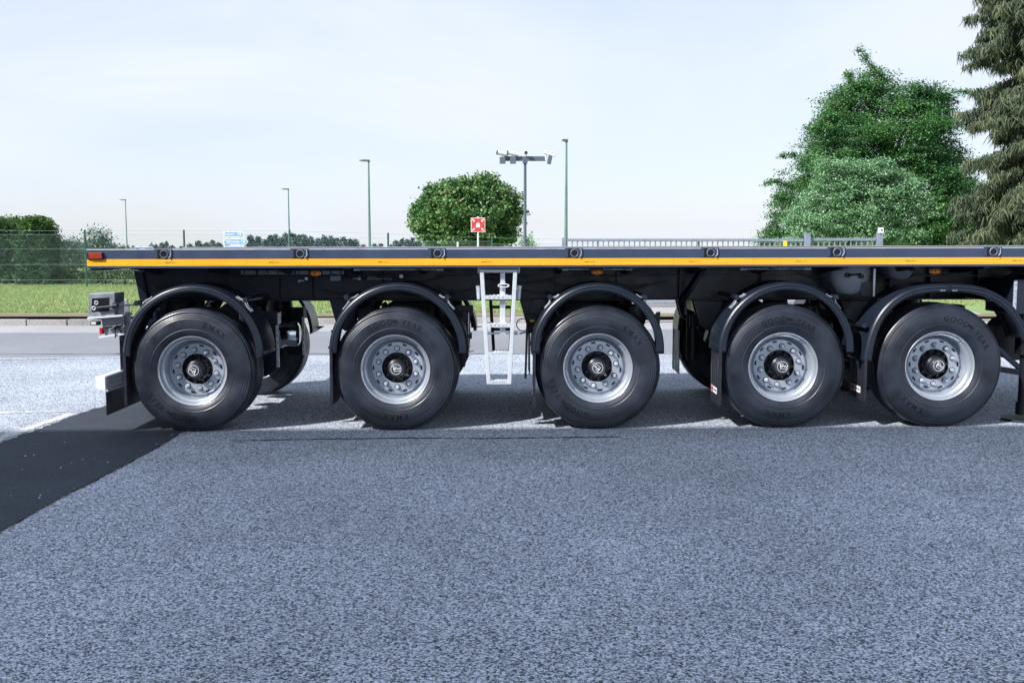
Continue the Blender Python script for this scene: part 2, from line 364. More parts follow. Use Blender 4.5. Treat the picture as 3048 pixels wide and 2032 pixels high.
for i in range(34):
    x = -14.6+i*.79
    if x > 1.4: x = x+8.5
    o = k0 if first else k0.copy()
    if not first: COL.objects.link(o)
    first = False; o.parent = kerb; o.location = (x, random.uniform(-.006,.006), gz(x)+random.uniform(-.006,.006))
tag(sheet('driveway', 1.1, 9.6, YK, 36, M['drive'], zf=lambda x, y: (gz(x)+.012+(y-YK)*.06) if y < YK+1.7 else .118-.0005*y, nx=2, ny=40), kind='structure')
# dark asphalt strip across the lot (points measured on the ground)
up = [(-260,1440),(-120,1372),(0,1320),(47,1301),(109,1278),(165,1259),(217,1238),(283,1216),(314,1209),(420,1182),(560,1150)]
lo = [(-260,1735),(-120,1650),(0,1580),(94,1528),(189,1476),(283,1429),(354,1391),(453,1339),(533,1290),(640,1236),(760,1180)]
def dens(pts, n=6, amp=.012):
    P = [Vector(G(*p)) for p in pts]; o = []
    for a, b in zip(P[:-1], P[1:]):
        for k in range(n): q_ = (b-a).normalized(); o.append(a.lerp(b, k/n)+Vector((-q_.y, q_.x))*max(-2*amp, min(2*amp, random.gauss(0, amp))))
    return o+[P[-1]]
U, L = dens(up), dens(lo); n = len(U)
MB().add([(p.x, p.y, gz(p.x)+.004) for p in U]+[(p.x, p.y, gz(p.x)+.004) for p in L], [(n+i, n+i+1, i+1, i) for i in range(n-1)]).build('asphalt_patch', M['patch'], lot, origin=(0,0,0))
def strip(name, pts, wd, m, z, amp=.006, jit=.3):
    P = dens(pts, 16, amp); vs = []
    for i, p in enumerate(P):
        d = (P[min(i+1, len(P)-1)]-P[max(i-1, 0)]).normalized(); q = Vector((-d.y, d.x))*wd*.5*(1+random.uniform(-jit, jit))
        vs += [(p.x-q.x, p.y-q.y, gz(p.x)+z), (p.x+q.x, p.y+q.y, gz(p.x)+z)]
    return MB().add(vs, [(2*i, 2*i+2, 2*i+3, 2*i+1) for i in range(len(P)-1)]).build(name, m, lot, origin=(0,0,0))
strip('tar_seam', [(690,1312),(900,1308),(1200,1304),(1450,1305),(1850,1300)], .022, M['crack'], .004, .003, .6)
strip('edge_seam', lo, .03, M['crack'], .008, .004, .5)
strip('worn_white_line', [(-200,1400),(-60,1331),(60,1283),(150,1253),(215,1231)], .10, M['line'], .004, .01, .4)
strip('worn_cross_line', [(-200,1232),(0,1229),(200,1224)], .06, M['line'], .004, .006, .6)
strip('road_seam', [(-400,1053),(400,1053),(1500,1053),(3200,1053)], .03, M['crack'], .004, .004, .5)
strip('lot_seam', [(-300,1074),(100,1070),(360,1066)], .025, M['crack'], .004, .006, .7)
# loose grit lying on the lot and on the patch
def grit(n, x0, x1, y0, y1, s0, s1):
    x = rng.uniform(x0, x1, n); y = rng.uniform(y0, y1, n); z = np.array([gz(a) for a in x])+.005; r = rng.uniform(s0, s1, n); a = rng.uniform(0, 6.28, n)
    V = np.zeros((n, 4, 3))
    for k in range(3): V[:, k] = np.c_[x+np.cos(a+k*2.09)*r, y+np.sin(a+k*2.09)*r, z]
    V[:, 3] = np.c_[x, y, z+r*.7]; b_ = np.arange(n)[:, None]*4
    return V.reshape(-1, 3), np.concatenate([b_+np.array([0, 1, 3]), b_+np.array([1, 2, 3]), b_+np.array([2, 0, 3])])
Vg, Fg = grit(500, -5, 5, 4.5, 14, .004, .010); tag(raw_mesh('grit', Vg, Fg, M['line']), 'loose pale stone grit scattered over the asphalt lot', 'gravel', kind='stuff')
# grass blades
def blades(n, x0, x1, y0, y1, h, zf, wd=.012):
    x = rng.uniform(x0, x1, n); y = y0+(y1-y0)*rng.random(n)**1.3; z = np.array([zf(a, b) for a, b in zip(x, y)])
    hh = h*rng.uniform(.4, 1.4, n); an = rng.uniform(0, math.pi, n); ww = wd*rng.uniform(.6, 1.6, n)
    V = np.zeros((n, 3, 3)); V[:, 0] = np.c_[x-np.cos(an)*ww, y-np.sin(an)*ww, z]; V[:, 1] = np.c_[x+np.cos(an)*ww, y+np.sin(an)*ww, z]
    V[:, 2] = np.c_[x+rng.normal(0, .5, n)*hh, y+rng.normal(0, .5, n)*hh, z+hh]
    return V.reshape(-1, 3), np.arange(n*3).reshape(-1, 3)
V, F = blades(150000, -22, 1.2, YK+1.3, 37, .045, ggrass, .010); V2, F2 = blades(60000, 1.2, 20, 24, 37, .05, ggrass, .012)
V3, F3 = blades(40000, -26, 12, 36, 60, .06, ggrass, .02)
VV = np.concatenate([V, V2, V3]); FF = np.arange(len(VV)).reshape(-1, 3)
tag(raw_mesh('grass', VV, FF, M['blade']), 'short patchy mown grass on the verge between the kerb and the wire fence', 'grass', kind='stuff')
# ---------------------------------------------------------------- foliage
def leaves(C, size, droop=.3, flat=.5, aspect=.55, per=1, spread=0.0, lay=.6):
    """C (n,3) cluster centres -> small folded leaf quads"""
    C = np.repeat(C, per, axis=0); n = len(C)
    if spread: C = C+rng.normal(0, spread, (n, 3))*np.array([1, 1, lay])
    a = rng.uniform(0, 2*math.pi, n); el = rng.normal(-droop, .5, n)
    d = np.c_[np.cos(a)*np.cos(el), np.sin(a)*np.cos(el), np.sin(el)]
    up_ = np.c_[rng.normal(0, 1-flat, n), rng.normal(0, 1-flat, n), np.ones(n)]
    s = np.cross(d, up_); s /= np.linalg.norm(s, axis=1)[:, None]+1e-9
    L_ = size*rng.uniform(.6, 1.35, n)[:, None]; nn = np.cross(s, d)
    V = np.zeros((n, 4, 3)); V[:, 0] = C; V[:, 1] = C+d*L_*.5+s*L_*aspect*.5+nn*L_*.08; V[:, 2] = C+d*L_; V[:, 3] = C+d*L_*.5-s*L_*aspect*.5+nn*L_*.08
    return V.reshape(-1, 3), np.arange(n*4).reshape(-1, 4)
def shell(cx, cy, cz, rx, ry, rz, n, inner=.72, zmin=None, rag=.06):
    d = rng.normal(0, 1, (n, 3)); d /= np.linalg.norm(d, axis=1)[:, None]
    r = (inner+(1-inner)*rng.random(n)**.6)[:, None]
    lump = 1+rag*(np.sin(d[:, 0]*9+cx)+np.sin(d[:, 1]*11+cz)+np.sin(d[:, 2]*8+1))[:, None]
    P = np.array([cx, cy, cz])+d*r*lump*np.array([rx, ry, rz])
    if zmin is not None: P = P[P[:, 2] > zmin]
    return P
def join(Ps): 
    Vs = np.concatenate([p[0] for p in Ps]); return Vs, np.arange(len(Vs)).reshape(-1, 4)
def trunk_mb(b, x, y, z0, z1, r, lean=0):
    pts = [(x+lean*t+random.uniform(-.03, .03), y+random.uniform(-.03, .03), z0+(z1-z0)*t) for t in [i/6 for i in range(7)]]
    b.tube(pts, [r*(1-.55*i/6) for i in range(7)], 10); return pts
# clipped maple ball beyond the fence
YT = 42.0
mx0, _ = W(1392, 700, YT); mz = Z_(640, YT); sc = YT/FPX
mt = empty('maple_tree', (mx0, YT, -.04)); tag(mt, 'round clipped maple tree with a dense ball crown behind the red sign', 'tree')
b = MB(); trunk_mb(b, mx0-.1, YT, -.06, mz-.5, .10)
for k in range(9):
    a = k*.7; b.tube([(mx0-.1, YT, mz-1.0), (mx0+math.cos(a)*.8, YT+math.sin(a)*.8, mz-.3), (mx0+math.cos(a)*1.6, YT+math.sin(a)*1.6, mz+.5)], [.06, .04, .015], 6)
b.build('trunk', M['bark'], mt, smooth=True)
rx, rz = 170*sc, 97*sc
P = shell(mx0, YT, mz, rx*.90, rx*.92, rz*.98, 1300, .70, rag=.06)
k = rng.random(len(P)); Pi = shell(mx0, YT, mz, rx*.75, rx*.75, rz*.75, 350, .2)
bump = [shell(mx0+dx*sc, YT-.3, mz+dz*sc, 42*sc, 60*sc, 30*sc, 60, .4) for dx, dz in ((-95,62),(-60,72),(-20,85),(25,82),(58,92),(88,70),(112,50),(-118,25),(-126,-30),(120,-15),(116,20),(-105,-60),(110,-65),(60,-85),(-50,-80),(0,60),(-70,20),(70,30),(20,-20))]
V, F = join([leaves(np.concatenate([P]+bump), .12, .45, .55, .75, 20, .10), leaves(Pi, .2, .3, .3, .8, 5, .15)])
cr = raw_mesh('crown', V, F, M['maple'], mt, 4)
# beech + silvery tree right
def lobes_tree(name, label, Y, lobes, m, leaf, per, dens_, trunk_px, z0=-.04, depth=1.0, shoots=(), spread=.22, cat='tree', tr=.28):
    s_ = Y/FPX; cx = W(trunk_px, 700, Y)[0]; e = empty(name, (cx, Y, z0)); tag(e, label, cat)
    b = MB(); parts = []
    zt = max(Z_(l[1], Y) for l in lobes)
    tp = trunk_mb(b, cx, Y, z0-.05, zt*.85, tr)
    for (lx, ly, rx_, ry_, *dy) in lobes:
        x, z = W(lx, ly, Y); yy = Y+(dy[0] if dy else random.uniform(-1, 1))*depth
        rx_, ry_ = rx_*s_, ry_*s_; n_ = int(dens_*(rx_*ry_*4))
        parts.append(leaves(shell(x, yy, z, rx_, (rx_+ry_)/2, ry_, max(16, n_), .55, rag=.14), leaf, .35, .55, .7, per, spread, .42))
        parts.append(leaves(shell(x, yy+.2, z, rx_*.7, (rx_+ry_)*.35, ry_*.7, max(12, n_//3), .1), leaf*1.3, .3, .4, .8, per//2, spread))
        t0 = tp[min(5, max(1, int(6*(z/zt)*.7)))]
        b.tube([t0, ((t0[0]+x)/2, (t0[1]+yy)/2, (t0[2]+z)/2+.2), (x, yy, z), (x+(x-cx)*.15, yy, z+ry_*.6)], [.09, .06, .035, .012], 6)
    for pts in shoots:
        Q = [Vector((W(px, py, Y)[0], Y-.5, W(px, py, Y)[1])) for px, py in pts]
        b.tube(Q, [.035*(1-i/len(Q))+.008 for i in range(len(Q))], 5)
        C = []
        for q0, q1 in zip(Q[:-1], Q[1:]):
            for i in range(14): C.append(q0.lerp(q1, i/14)+Vector((random.gauss(0, .08), random.gauss(0, .1), random.gauss(0, .06))))
        parts.append(leaves(np.array([tuple(c) for c in C]), leaf, .3, .4, .6, max(3, min(22, per//2)), .10))
    b.build('trunk', M['bark'], e, smooth=True)
    V, F = join(parts); raw_mesh('crown', V, F, m, e, 4); return e
beech_l = [(2830,470,70,60,.6),(2790,390,80,60,.4),(2760,320,60,45),(2880,560,60,70,.8),(2530,300,60,45),(2450,380,50,40),(2690,310,70,50),(2600,330,110,70),(2540,400,130,80),(2680,400,110,90),(2780,360,60,50),(2600,480,180,90,1),(2470,500,90,60),(2420,560,90,60),(2380,640,80,50),(2350,700,70,40),
           (2700,520,120,90),(2780,480,60,60),(2560,600,200,100,1.5),(2800,620,100,110),(2720,690,140,70),(2850,700,90,60),(2560,270,60,50),(2640,250,60,45),(2500,330,50,45),(2300,720,50,30),(2860,540,60,70,1),(2460,440,60,50),(2740,290,45,30)]
lobes_tree('beech_tree', 'tall dark green broadleaf tree with wispy top shoots behind the bar gate', 47, beech_l, M['beech'], .095, 84, 11.5, 2640,
    shoots=[[(2610,240),(2590,210),(2565,180),(2545,145)],[(2525,260),(2515,235),(2520,222)],[(2640,250),(2600,225),(2555,235)],[(2720,330),(2760,300),(2830,278),(2880,280)],[(2750,330),(2800,290),(2840,310)],[(2480,310),(2450,325)],
            [(2470,390),(2430,385),(2385,387)],[(2400,490),(2350,460),(2315,470)],[(2350,560),(2300,540),(2268,548)],[(2350,600),(2310,590),(2295,580)],[(2700,260),(2740,280),(2770,278)],[(2330,640),(2300,660),(2268,690)]], depth=1.3)
lime_l = [(2350,725,60,25,-1),(2450,500,40,28,-1),(2600,505,35,30,-1),(2690,610,60,40,-1.2),(2375,655,50,35,-1),(2520,640,150,90,-1),(2430,640,90,80,-1),(2590,560,90,70,-1),(2640,640,80,80,-1),(2480,560,80,60,-1),(2560,700,150,50,-1),(2400,700,80,45,-1),(2660,560,50,45,-1),(2540,520,60,40,-1)]
lobes_tree('silvery_tree', 'pale silvery green leafy bush tree in front of the dark beech', 43.5, lime_l, M['lime'], .085, 95, 13, 2530, depth=.9, tr=.16, spread=.19)
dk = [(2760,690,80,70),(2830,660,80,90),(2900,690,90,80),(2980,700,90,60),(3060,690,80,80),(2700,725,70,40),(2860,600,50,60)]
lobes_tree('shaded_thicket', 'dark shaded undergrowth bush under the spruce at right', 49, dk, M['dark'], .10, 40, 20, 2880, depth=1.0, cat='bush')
# weeping spruce at the right edge
def spruce(name, label, px, Y, top, spread_, m, seed=1, nl=36):
    R = random.Random(seed); cx = W(px, 700, Y)[0]; e = empty(name, (cx, Y, -.04)); tag(e, label, 'tree')
    b = MB(); b.tube([(cx, Y, -.1), (cx+.05, Y, top*.5), (cx, Y, top)], [.30, .2, .03], 12)
    C = []; D = []
    for i in range(nl):
        z = 1.0+(top-1.0)*i/nl; ln = spread_*(1-(z/top))**.55*min(1, .62+z*.09)*R.choice((.72, .9, 1.0, 1.12))
        for k in range(12):
            a = R.uniform(0, 2*math.pi); l_ = ln*R.uniform(.55, 1.1); p0 = Vector((cx, Y, z)); pr = p0; seg = 9; br = [tuple(p0)]
            for j in range(1, seg+1):
                t = j/seg; q = Vector((cx+math.cos(a)*l_*t, Y+math.sin(a)*l_*t, z+.25*t*l_*.5-.42*l_*t*t*.9+.18*l_*max(0, t-.75)*2))
                br.append(tuple(q))
                if t > .25:
                    for h_ in range(13):
                        s_ = pr.lerp(q, R.random()); off = R.gauss(0, .20*l_*.45*(1.1-t)+.05)
                        C.append((s_.x-math.sin(a)*off, s_.y+math.cos(a)*off, s_.z+R.gauss(0, .04))); D.append(R.uniform(.12, .42))
                pr = q
            b.tube(br, [.03*(1-j/seg)+.006 for j in range(seg+1)], 5)
    C = np.array(C); C = np.repeat(C, 8, 0)+rng.normal(0, .06, (len(C)*8, 3)); D = np.repeat(np.array(D), 8); n = len(C)
    a = rng.uniform(0, 2*math.pi, n); wv = np.c_[np.cos(a), np.sin(a), np.zeros(n)]*.019
    dn = np.c_[rng.normal(0, .38, n), rng.normal(0, .38, n), -np.ones(n)]*(D*rng.uniform(.4, 1.1, n))[:, None]
    V = np.zeros((n, 4, 3)); V[:, 0] = C-wv; V[:, 1] = C+dn*.6-wv*.9; V[:, 2] = C+dn; V[:, 3] = C+wv
    b.build('trunk', M['bark'], e, smooth=True)
    raw_mesh('crown', V.reshape(-1, 3), np.arange(n*4).reshape(-1, 4), m, e, 4); return e
spruce('spruce_tree', 'tall brownish green weeping spruce cut off by the right edge', 3085, 36, 19.0, 3.5, M['spruce'], 3, 58)
# hedges left
def hedge(name, label, boxes, Y, m, leaf=.09, per=5, dn=90, cat='hedge', rag=.10):
    x0 = min(W(bx[0], 800, Y)[0] for bx in boxes); x1 = max(W(bx[1], 800, Y)[0] for bx in boxes)
    e = empty(name, ((x0+x1)/2, Y, -.04)); tag(e, label, cat); Cs = []; b = MB()
    for (xa, xb, yt, yb, dp, rnd) in boxes:
        xa_, xb_ = W(xa, 800, Y)[0], W(xb, 800, Y)[0]; zt, zb = Z_(yt, Y), max(-.05, Z_(yb, Y))
        n = int(dn*((xb_-xa_)*(zt-zb)+(xb_-xa_)*dp+dp*(zt-zb)))
        u, v, wv = rng.random(n), rng.random(n), rng.random(n); f = rng.integers(0, 5, n)
        x = np.where(f == 1, 0, np.where(f == 2, 1, u)); y = np.where(f == 0, 0, np.where(f == 4, 0, v)); z = np.where(f == 3, 1, wv)
        inset = rng.random(n)**2*.12
        xx = xa_+(xb_-xa_)*(x*(1-2*inset)+inset); yy = Y+dp*y+inset*.8; zz = zb+(zt-zb)*(z-inset*.3)
        cxm = (xa_+xb_)/2; zz = np.where(zz > zt-rnd, zz-rnd*((xx-cxm)/((xb_-xa_)/2))**2*((zz-zt+rnd)/rnd), zz)
        Cs.append(np.c_[xx, yy, zz]+rng.normal(0, rag*.5, (n, 3)))
        for q in range(3):
            b = MB(); sx = xa_+(xb_-xa_)*(q+.5)/3; b.tube([(sx, Y+dp/2, -.08), (sx+.05, Y+dp/2, zb+(zt-zb)*.5), (sx, Y+dp/2, zt-.3)], [.05, .03, .01], 6); b.build('stem', M['bark'], e)
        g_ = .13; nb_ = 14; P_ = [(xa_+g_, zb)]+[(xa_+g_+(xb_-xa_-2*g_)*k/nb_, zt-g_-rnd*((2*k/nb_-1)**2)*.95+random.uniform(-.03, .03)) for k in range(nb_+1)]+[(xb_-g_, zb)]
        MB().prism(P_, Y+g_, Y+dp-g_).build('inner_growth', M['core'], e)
    V, F = leaves(np.concatenate(Cs), leaf, .3, .35, .6, per, .05); raw_mesh('foliage', V, F, m, e, 4); return e
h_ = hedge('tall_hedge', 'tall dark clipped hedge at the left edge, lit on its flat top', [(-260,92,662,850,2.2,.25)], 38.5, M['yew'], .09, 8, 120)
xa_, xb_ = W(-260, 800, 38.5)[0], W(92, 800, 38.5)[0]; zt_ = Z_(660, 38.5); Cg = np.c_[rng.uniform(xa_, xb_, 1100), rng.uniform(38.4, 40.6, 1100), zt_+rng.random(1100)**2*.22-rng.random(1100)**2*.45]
V, F = leaves(Cg, .10, -.2, .3, .6, 7, .06); raw_mesh('sunlit_top_leaves', V, F, M['hedge'], h_, 4)  # paler leaves standing in for sunlight on the flat top
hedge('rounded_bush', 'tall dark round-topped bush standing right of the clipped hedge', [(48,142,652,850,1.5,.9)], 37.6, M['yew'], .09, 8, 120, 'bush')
b_ = bpy.data.objects['rounded_bush']; x_, z_ = W(92, 672, 37.6); V, F = leaves(shell(x_, 38.1, z_, .52, .7, .36, 260, .6), .10, 0, .3, .6, 8, .05); raw_mesh('sunlit_top_leaves', V, F, M['hedge'], b_, 4)  # painted sunlight on the round top, by paler leaves
hedge('low_hedge', 'low clipped hedge running behind the wire fence left of the trailer', [(140,300,797,838,1.0,.05)], 38.2, M['lowhedge'], .08, 5, 120)
hedge('ground_shrub', 'low pale variegated shrub behind the fence beside the trailer tail', [(262,440,795,832,1.2,.1),(430,900,800,832,1.2,.1)], 37.8, M['lowhedge'], .08, 5, 120, 'shrub')
def shrub(name, label, px, py, rx_, ry_, Y, m, leaf=.16, nclu=80, cat='shrub', spread=.16):
    x, z = W(px, py, Y); s_ = Y/FPX; e = empty(name, (x, Y, -.04)); tag(e, label, cat)
    b = MB(); C = []
    for k in range(7):
        a = random.uniform(0, 6.28); tx = x+math.cos(a)*rx_*s_*.7; tz = z+random.uniform(.0, 1.0)*ry_*s_
        b.tube([(x, Y, -.06), ((x+tx)/2, Y+math.sin(a)*.2, (z+tz)/2), (tx, Y+math.sin(a)*.5, tz)], [.03, .02, .008], 5)
        for t in range(6): C.append((x+(tx-x)*(.5+t/12), Y+math.sin(a)*.4, (z-ry_*s_*.3)+(tz-z+ry_*s_*.3)*(.5+t/10)))
    P = np.concatenate([shell(x, Y, z, rx_*s_, rx_*s_*.9, ry_*s_, nclu, .3, rag=.14), np.array(C)])
    b.build('stem', M['bark'], e); V, F = leaves(P, leaf, .1, .3, .5, 7, spread); raw_mesh('foliage', V, F, m, e, 4); return e
shrub('leafy_shrub', 'loose blue green shrub behind the fence left of the green post', 195, 755, 52, 42, 46, M['farleaf'], .13, 300)
shrub('young_tree', 'taller airy young tree just right of the first green fence post', 290, 735, 50, 52, 50, M['farleaf'], .14, 300, 'tree')
shrub('distant_shrub', 'small grey green shrub behind the wire fence beside the hedge', 165, 790, 30, 40, 48, M['farleaf'], .14, 160)
shrub('sapling', 'small airy sapling at the foot of the camera mast', 1568, 728, 30, 30, 40, M['lime'], .11, 26, 'sapling', .10)
shrub('broad_shrub', 'wide pale shrub under the leftmost street lamp', 330, 745, 60, 18, 80, M['farleaf'], .2, 90)
# far conifers
def conifer(px, top, wd, Y, label):
    x = W(px, 700, Y)[0]; zt = Z_(top, Y); z0 = terr(Y); e = empty('spruce_tree', (x, Y, z0)); tag(e, label, 'tree', 'far conifers behind the fence')
    s_ = Y/FPX; R_ = wd*s_/2; n = 1500; t = rng.random(n)**.9; a = rng.uniform(0, 6.28, n); zz = zt-(zt-z0)*t*.97
    layer = .72+.28*np.abs(np.sin(t*34+px)); r = R_*(.05+1.0*t**.6)*layer*rng.uniform(.5, 1.08, n)
    C = np.c_[x+np.cos(a)*r, Y+np.sin(a)*r, zz]
    V, F = leaves(C, R_*.24, .35, .3, .5, 1); MB().cyl((x, Y, z0-.2), (x, Y, zt-.4), .2, .04, 8).build('trunk', M['bark'], e)
    raw_mesh('crown', V, F, M['farcon'], e, 4)
cons = [(462,728,26),(480,722,24),(495,719,22),(512,731,24),(540,733,26),(565,726,30),(590,717,34),(612,723,30),(632,715,30),(652,722,30),(676,724,26),
        (745,700,34),(768,704,32),(788,712,28),(805,700,32),(820,699,30),(838,706,30),(850,693,30),(872,694,34),(890,700,30),(905,699,34),(925,704,32),(945,709,30),(965,703,34),(985,702,30),(1003,708,32),(1022,706,34),(1043,711,30),(1058,713,32),(1080,729,30),(1115,725,26),(1133,727,28),(1163,728,28),(1180,715,32),(1197,712,30),(1213,714,32),(1228,708,32),(1246,716,30),(1270,722,32),(1296,726,34),(1325,729,34)]
for i, (px, tp, wd) in enumerate(cons):
    LM = [(667,'left of the blue direction sign'),(745,'hidden partly by the blue direction sign'),(858,'between the direction sign and the second street lamp'),(1097,'between the second and third street lamps'),(1400,'between the third street lamp and the red sign')]
    j = [k for k, (l, t_) in enumerate(LM) if px < l][0]; first_ = 0 if j == 0 else LM[j-1][0]; nth = sum(1 for c in cons if first_ <= c[0] <= px); OD = 'first second third fourth fifth sixth seventh eighth ninth tenth eleventh twelfth thirteenth fourteenth fifteenth'.split()
    conifer(px, tp, wd*2.0, 150+((i*37) % 30), OD[nth-1]+' far spruce from the left '+LM[j][1])
tl = empty('far_treeline', (-100, 260, terr(260))); tag(tl, 'low distant wooded ridge on the horizon', kind='stuff', cat='wood')
Cx = rng.uniform(-150, -60, 9000); Cz = -7+rng.random(9000)*(7.4+1.0*np.sin(Cx*.09)+.5*np.sin(Cx*.31)-(Cx+150)*.012)
V, F = leaves(np.c_[Cx, rng.uniform(255, 275, 9000), Cz], 1.5, .2, .3, .7, 1); raw_mesh('crown', V, F, M['farcon'], tl, 4)
# ---------------------------------------------------------------- chain-link fence
YF = 35.5
def fence_post(px, pyt, pyb, par):
    x, zt = W(px, pyt, YF); zb = ggrass(x, YF)-.05
    MB().cyl((x, YF, zb), (x, YF, zt), .034, n=12).cyl((x, YF, zt), (x, YF, zt+.012), .038, .02, 12).build('fence_post', M['green_post'], par, smooth=True)
    return x, zt
fe = empty('wire_fence', (-8, YF, 0)); tag(fe, 'green post chain link fence with galvanised diamond mesh behind the trailer', 'fence')
posts = [(-375,682),(-60,683),(252,685),(547,685),(862,685),(1155,694),(1465,705),(1780,713),(2080,716)]
pts = [fence_post(px, pt, 850, fe) for px, pt in posts]
for (xa, za), (xb, zb_) in zip(pts[:-1], pts[1:]):
    topa, topb = za-.15, zb_-.15; bot = .02; b = MB(); pitch = .100; h_ = min(topa, topb)-bot; L_ = xb-xa
    nw = int((L_+h_)/pitch); wr = .0017
    for sgn in (1, -1):
        for i in range(nw):
            s0 = -h_+i*pitch; a0, a1 = s0, s0+h_; z0_, z1_ = 0., h_
            if a0 < 0: z0_ += -a0; a0 = 0
            if a1 > L_: z1_ -= a1-L_; a1 = L_
            if a1-a0 < .02: continue
            if sgn > 0: p, q = (xa+a0, YF-.04, bot+z0_), (xa+a1, YF-.04, bot+z1_)
            else: p, q = (xb-a0, YF-.043, bot+z0_), (xb-a1, YF-.043, bot+z1_)
            b.cyl(p, q, wr, n=3, caps=False)
    tag(b.build('wire_mesh', M['wire'], fe), kind='stuff')
    for fr in (1.0, .72, .42, .12): b2 = MB().cyl((xa, YF-.045, bot+h_*fr), (xb, YF-.045, bot+h_*fr), .0035, n=5); b2.build('tension_wire', M['wire'], fe)
    MB().cyl((xa, YF-.045, za-.03), (xb, YF-.045, zb_-.03), .0035, n=5).build('tension_wire', M['wire'], fe)
# ---------------------------------------------------------------- bar gate and rail fence
YG = 23.0
def bars(name, label, pxa, pxb, pyt, mat_, cat, stp=15.15, zb=.30):
    xa, zt = W(pxa, pyt, YG); xb, _ = W(pxb, pyt, YG); e = empty(name, ((xa+xb)/2, YG, .1)); tag(e, label, cat)
    MB().box(xa, xb, YG-.03, YG+.03, zt-.055, zt).build('top_rail', mat_, e, bevel=.004)
    MB().box(xa, xb, YG-.04, YG+.04, zb-.12, zb-.06).build('bottom_rail', mat_, e, bevel=.004)
    MB().box(xa, xb, YG-.04, YG+.04, zb, zb+.05).build('lower_rail', mat_, e, bevel=.004)
    n = int((pxb-pxa)/stp); b0 = None; s_ = (xb-xa)/n
    for i in range(n):
        x = xa+s_*(i+.5)
        if b0 is None: b0 = MB().box(-.0125, .0125, -.0125, .0125, 0, zt-.055-zb-.05).build('baluster', mat_, e, origin=(0,0,0)); o = b0
        else: o = b0.copy(); COL.objects.link(o)
        o.location = (x-(xa+xb)/2, 0, zb+.05-.1)
    b = MB(); nt_ = int((xb-xa)/.055)
    for i in range(nt_):
        x = xa+(i+.5)*(xb-xa)/nt_; b.add([(x-.017, YG-.002, zt), (x+.017, YG-.002, zt), (x, YG, zt+.028), (x-.017, YG+.002, zt), (x+.017, YG+.002, zt)], [(0,1,2),(3,2,4),(0,2,3),(1,4,2)])
    tag(b.build('spike_strip', mat_, e), kind='stuff')
    return e, xa, xb, zt
g1, xa, xb, zt = bars('sliding_gate', 'long grey metal bar gate with a toothed top edge right of the lamp post', 1680, 2392, 711.5, M['gate'], 'gate')
for px in (1679,): x = W(px, 711, YG)[0]; MB().box(x-.045, x+.045, YG-.045, YG+.045, .1, zt+.03).build('end_post', M['gate'], g1, bevel=.005)
g2, xa2, xb2, zt2 = bars('bar_fence', 'short grey bar fence section between two square posts by the trees', 2412, 2606, 709.5, M['gate'], 'fence')
for px, py in ((2402, 694), (2617, 691)):
    x, z = W(px, py, YG); MB().box(x-.06, x+.06, YG-.10, YG+.02, .05, z).box(x-.066, x+.066, YG-.106, YG+.026, z, z+.012).build('gate_post', M['gate'], g2, bevel=.006)
x, z = W(2607, 678, YG); ic = empty('camera_post', (x, YG-.3, .1)); tag(ic, 'slim post with a small white camera box beside the right gate post', 'camera post')
MB().box(x-.02, x+.02, YG-.32, YG-.28, .1, z-.1).build('post', M['gate'], ic, bevel=.003)
MB().box(x-.05, x+.05, YG-.37, YG-.26, z-.12, z).build('housing', M['camw'], ic, bevel=.01); MB().cyl((x, YG-.372, z-.055), (x, YG-.362, z-.055), .022).build('lens', M['camd'], ic)
x, z = W(2320, 737, YG); MB().box(x-.04, x+.04, YG-.5, YG-.46, .1, Z_(717, YG)).build('marker_post', M['yellow'], None, bevel=.005)
tag(bpy.data.objects['marker_post'], 'narrow yellow marker post in front of the bar gate', 'marker post')
# ---------------------------------------------------------------- street lamps
for px, py, hx, lab in ((373, 597, 356, 'leftmost and most distant street lamp on a pale green pole'),
                    (858, 566, 838, 'second street lamp from the left beside a green fence post'),
                    (1097, 483, 1070, 'third street lamp from the left, left of the round maple'),
                    (1686, 424, 1672, 'tallest street lamp on a green pole above the left end of the bar gate')):
    Y = FPX*6.6/(715-py); x, z = W(px, py, Y); zg_ = terr(Y); e = empty('street_lamp', (x, Y, zg_)); tag(e, lab, 'street lamp', 'street lamps along the far road')
    MB().cyl((x, Y, zg_-.1), (x, Y, z), .13, .065, 14).build('pole', M['lamp'], e, smooth=True)
    hl = (px-hx)*Y/FPX*1.05; zz = z+.10
    MB().cyl((x, Y, z), (x, Y, zz), .07, .07, 12).build('collar', M['lamph'], e, smooth=True)
    MB().prism([(x+.12, zz-.06), (x+.10, zz+.10), (x-hl*.5, zz+.12), (x-hl, zz+.06), (x-hl*.95, zz+.02), (x-.15, zz-.05)], Y-.13, Y+.13).build('lamp_head', M['lamph'], e, bevel=.02)
    MB().box(x-hl*.85, x-hl*.3, Y-.1, Y+.1, zz-.045, zz-.02).build('lens', M['lensw'], e)
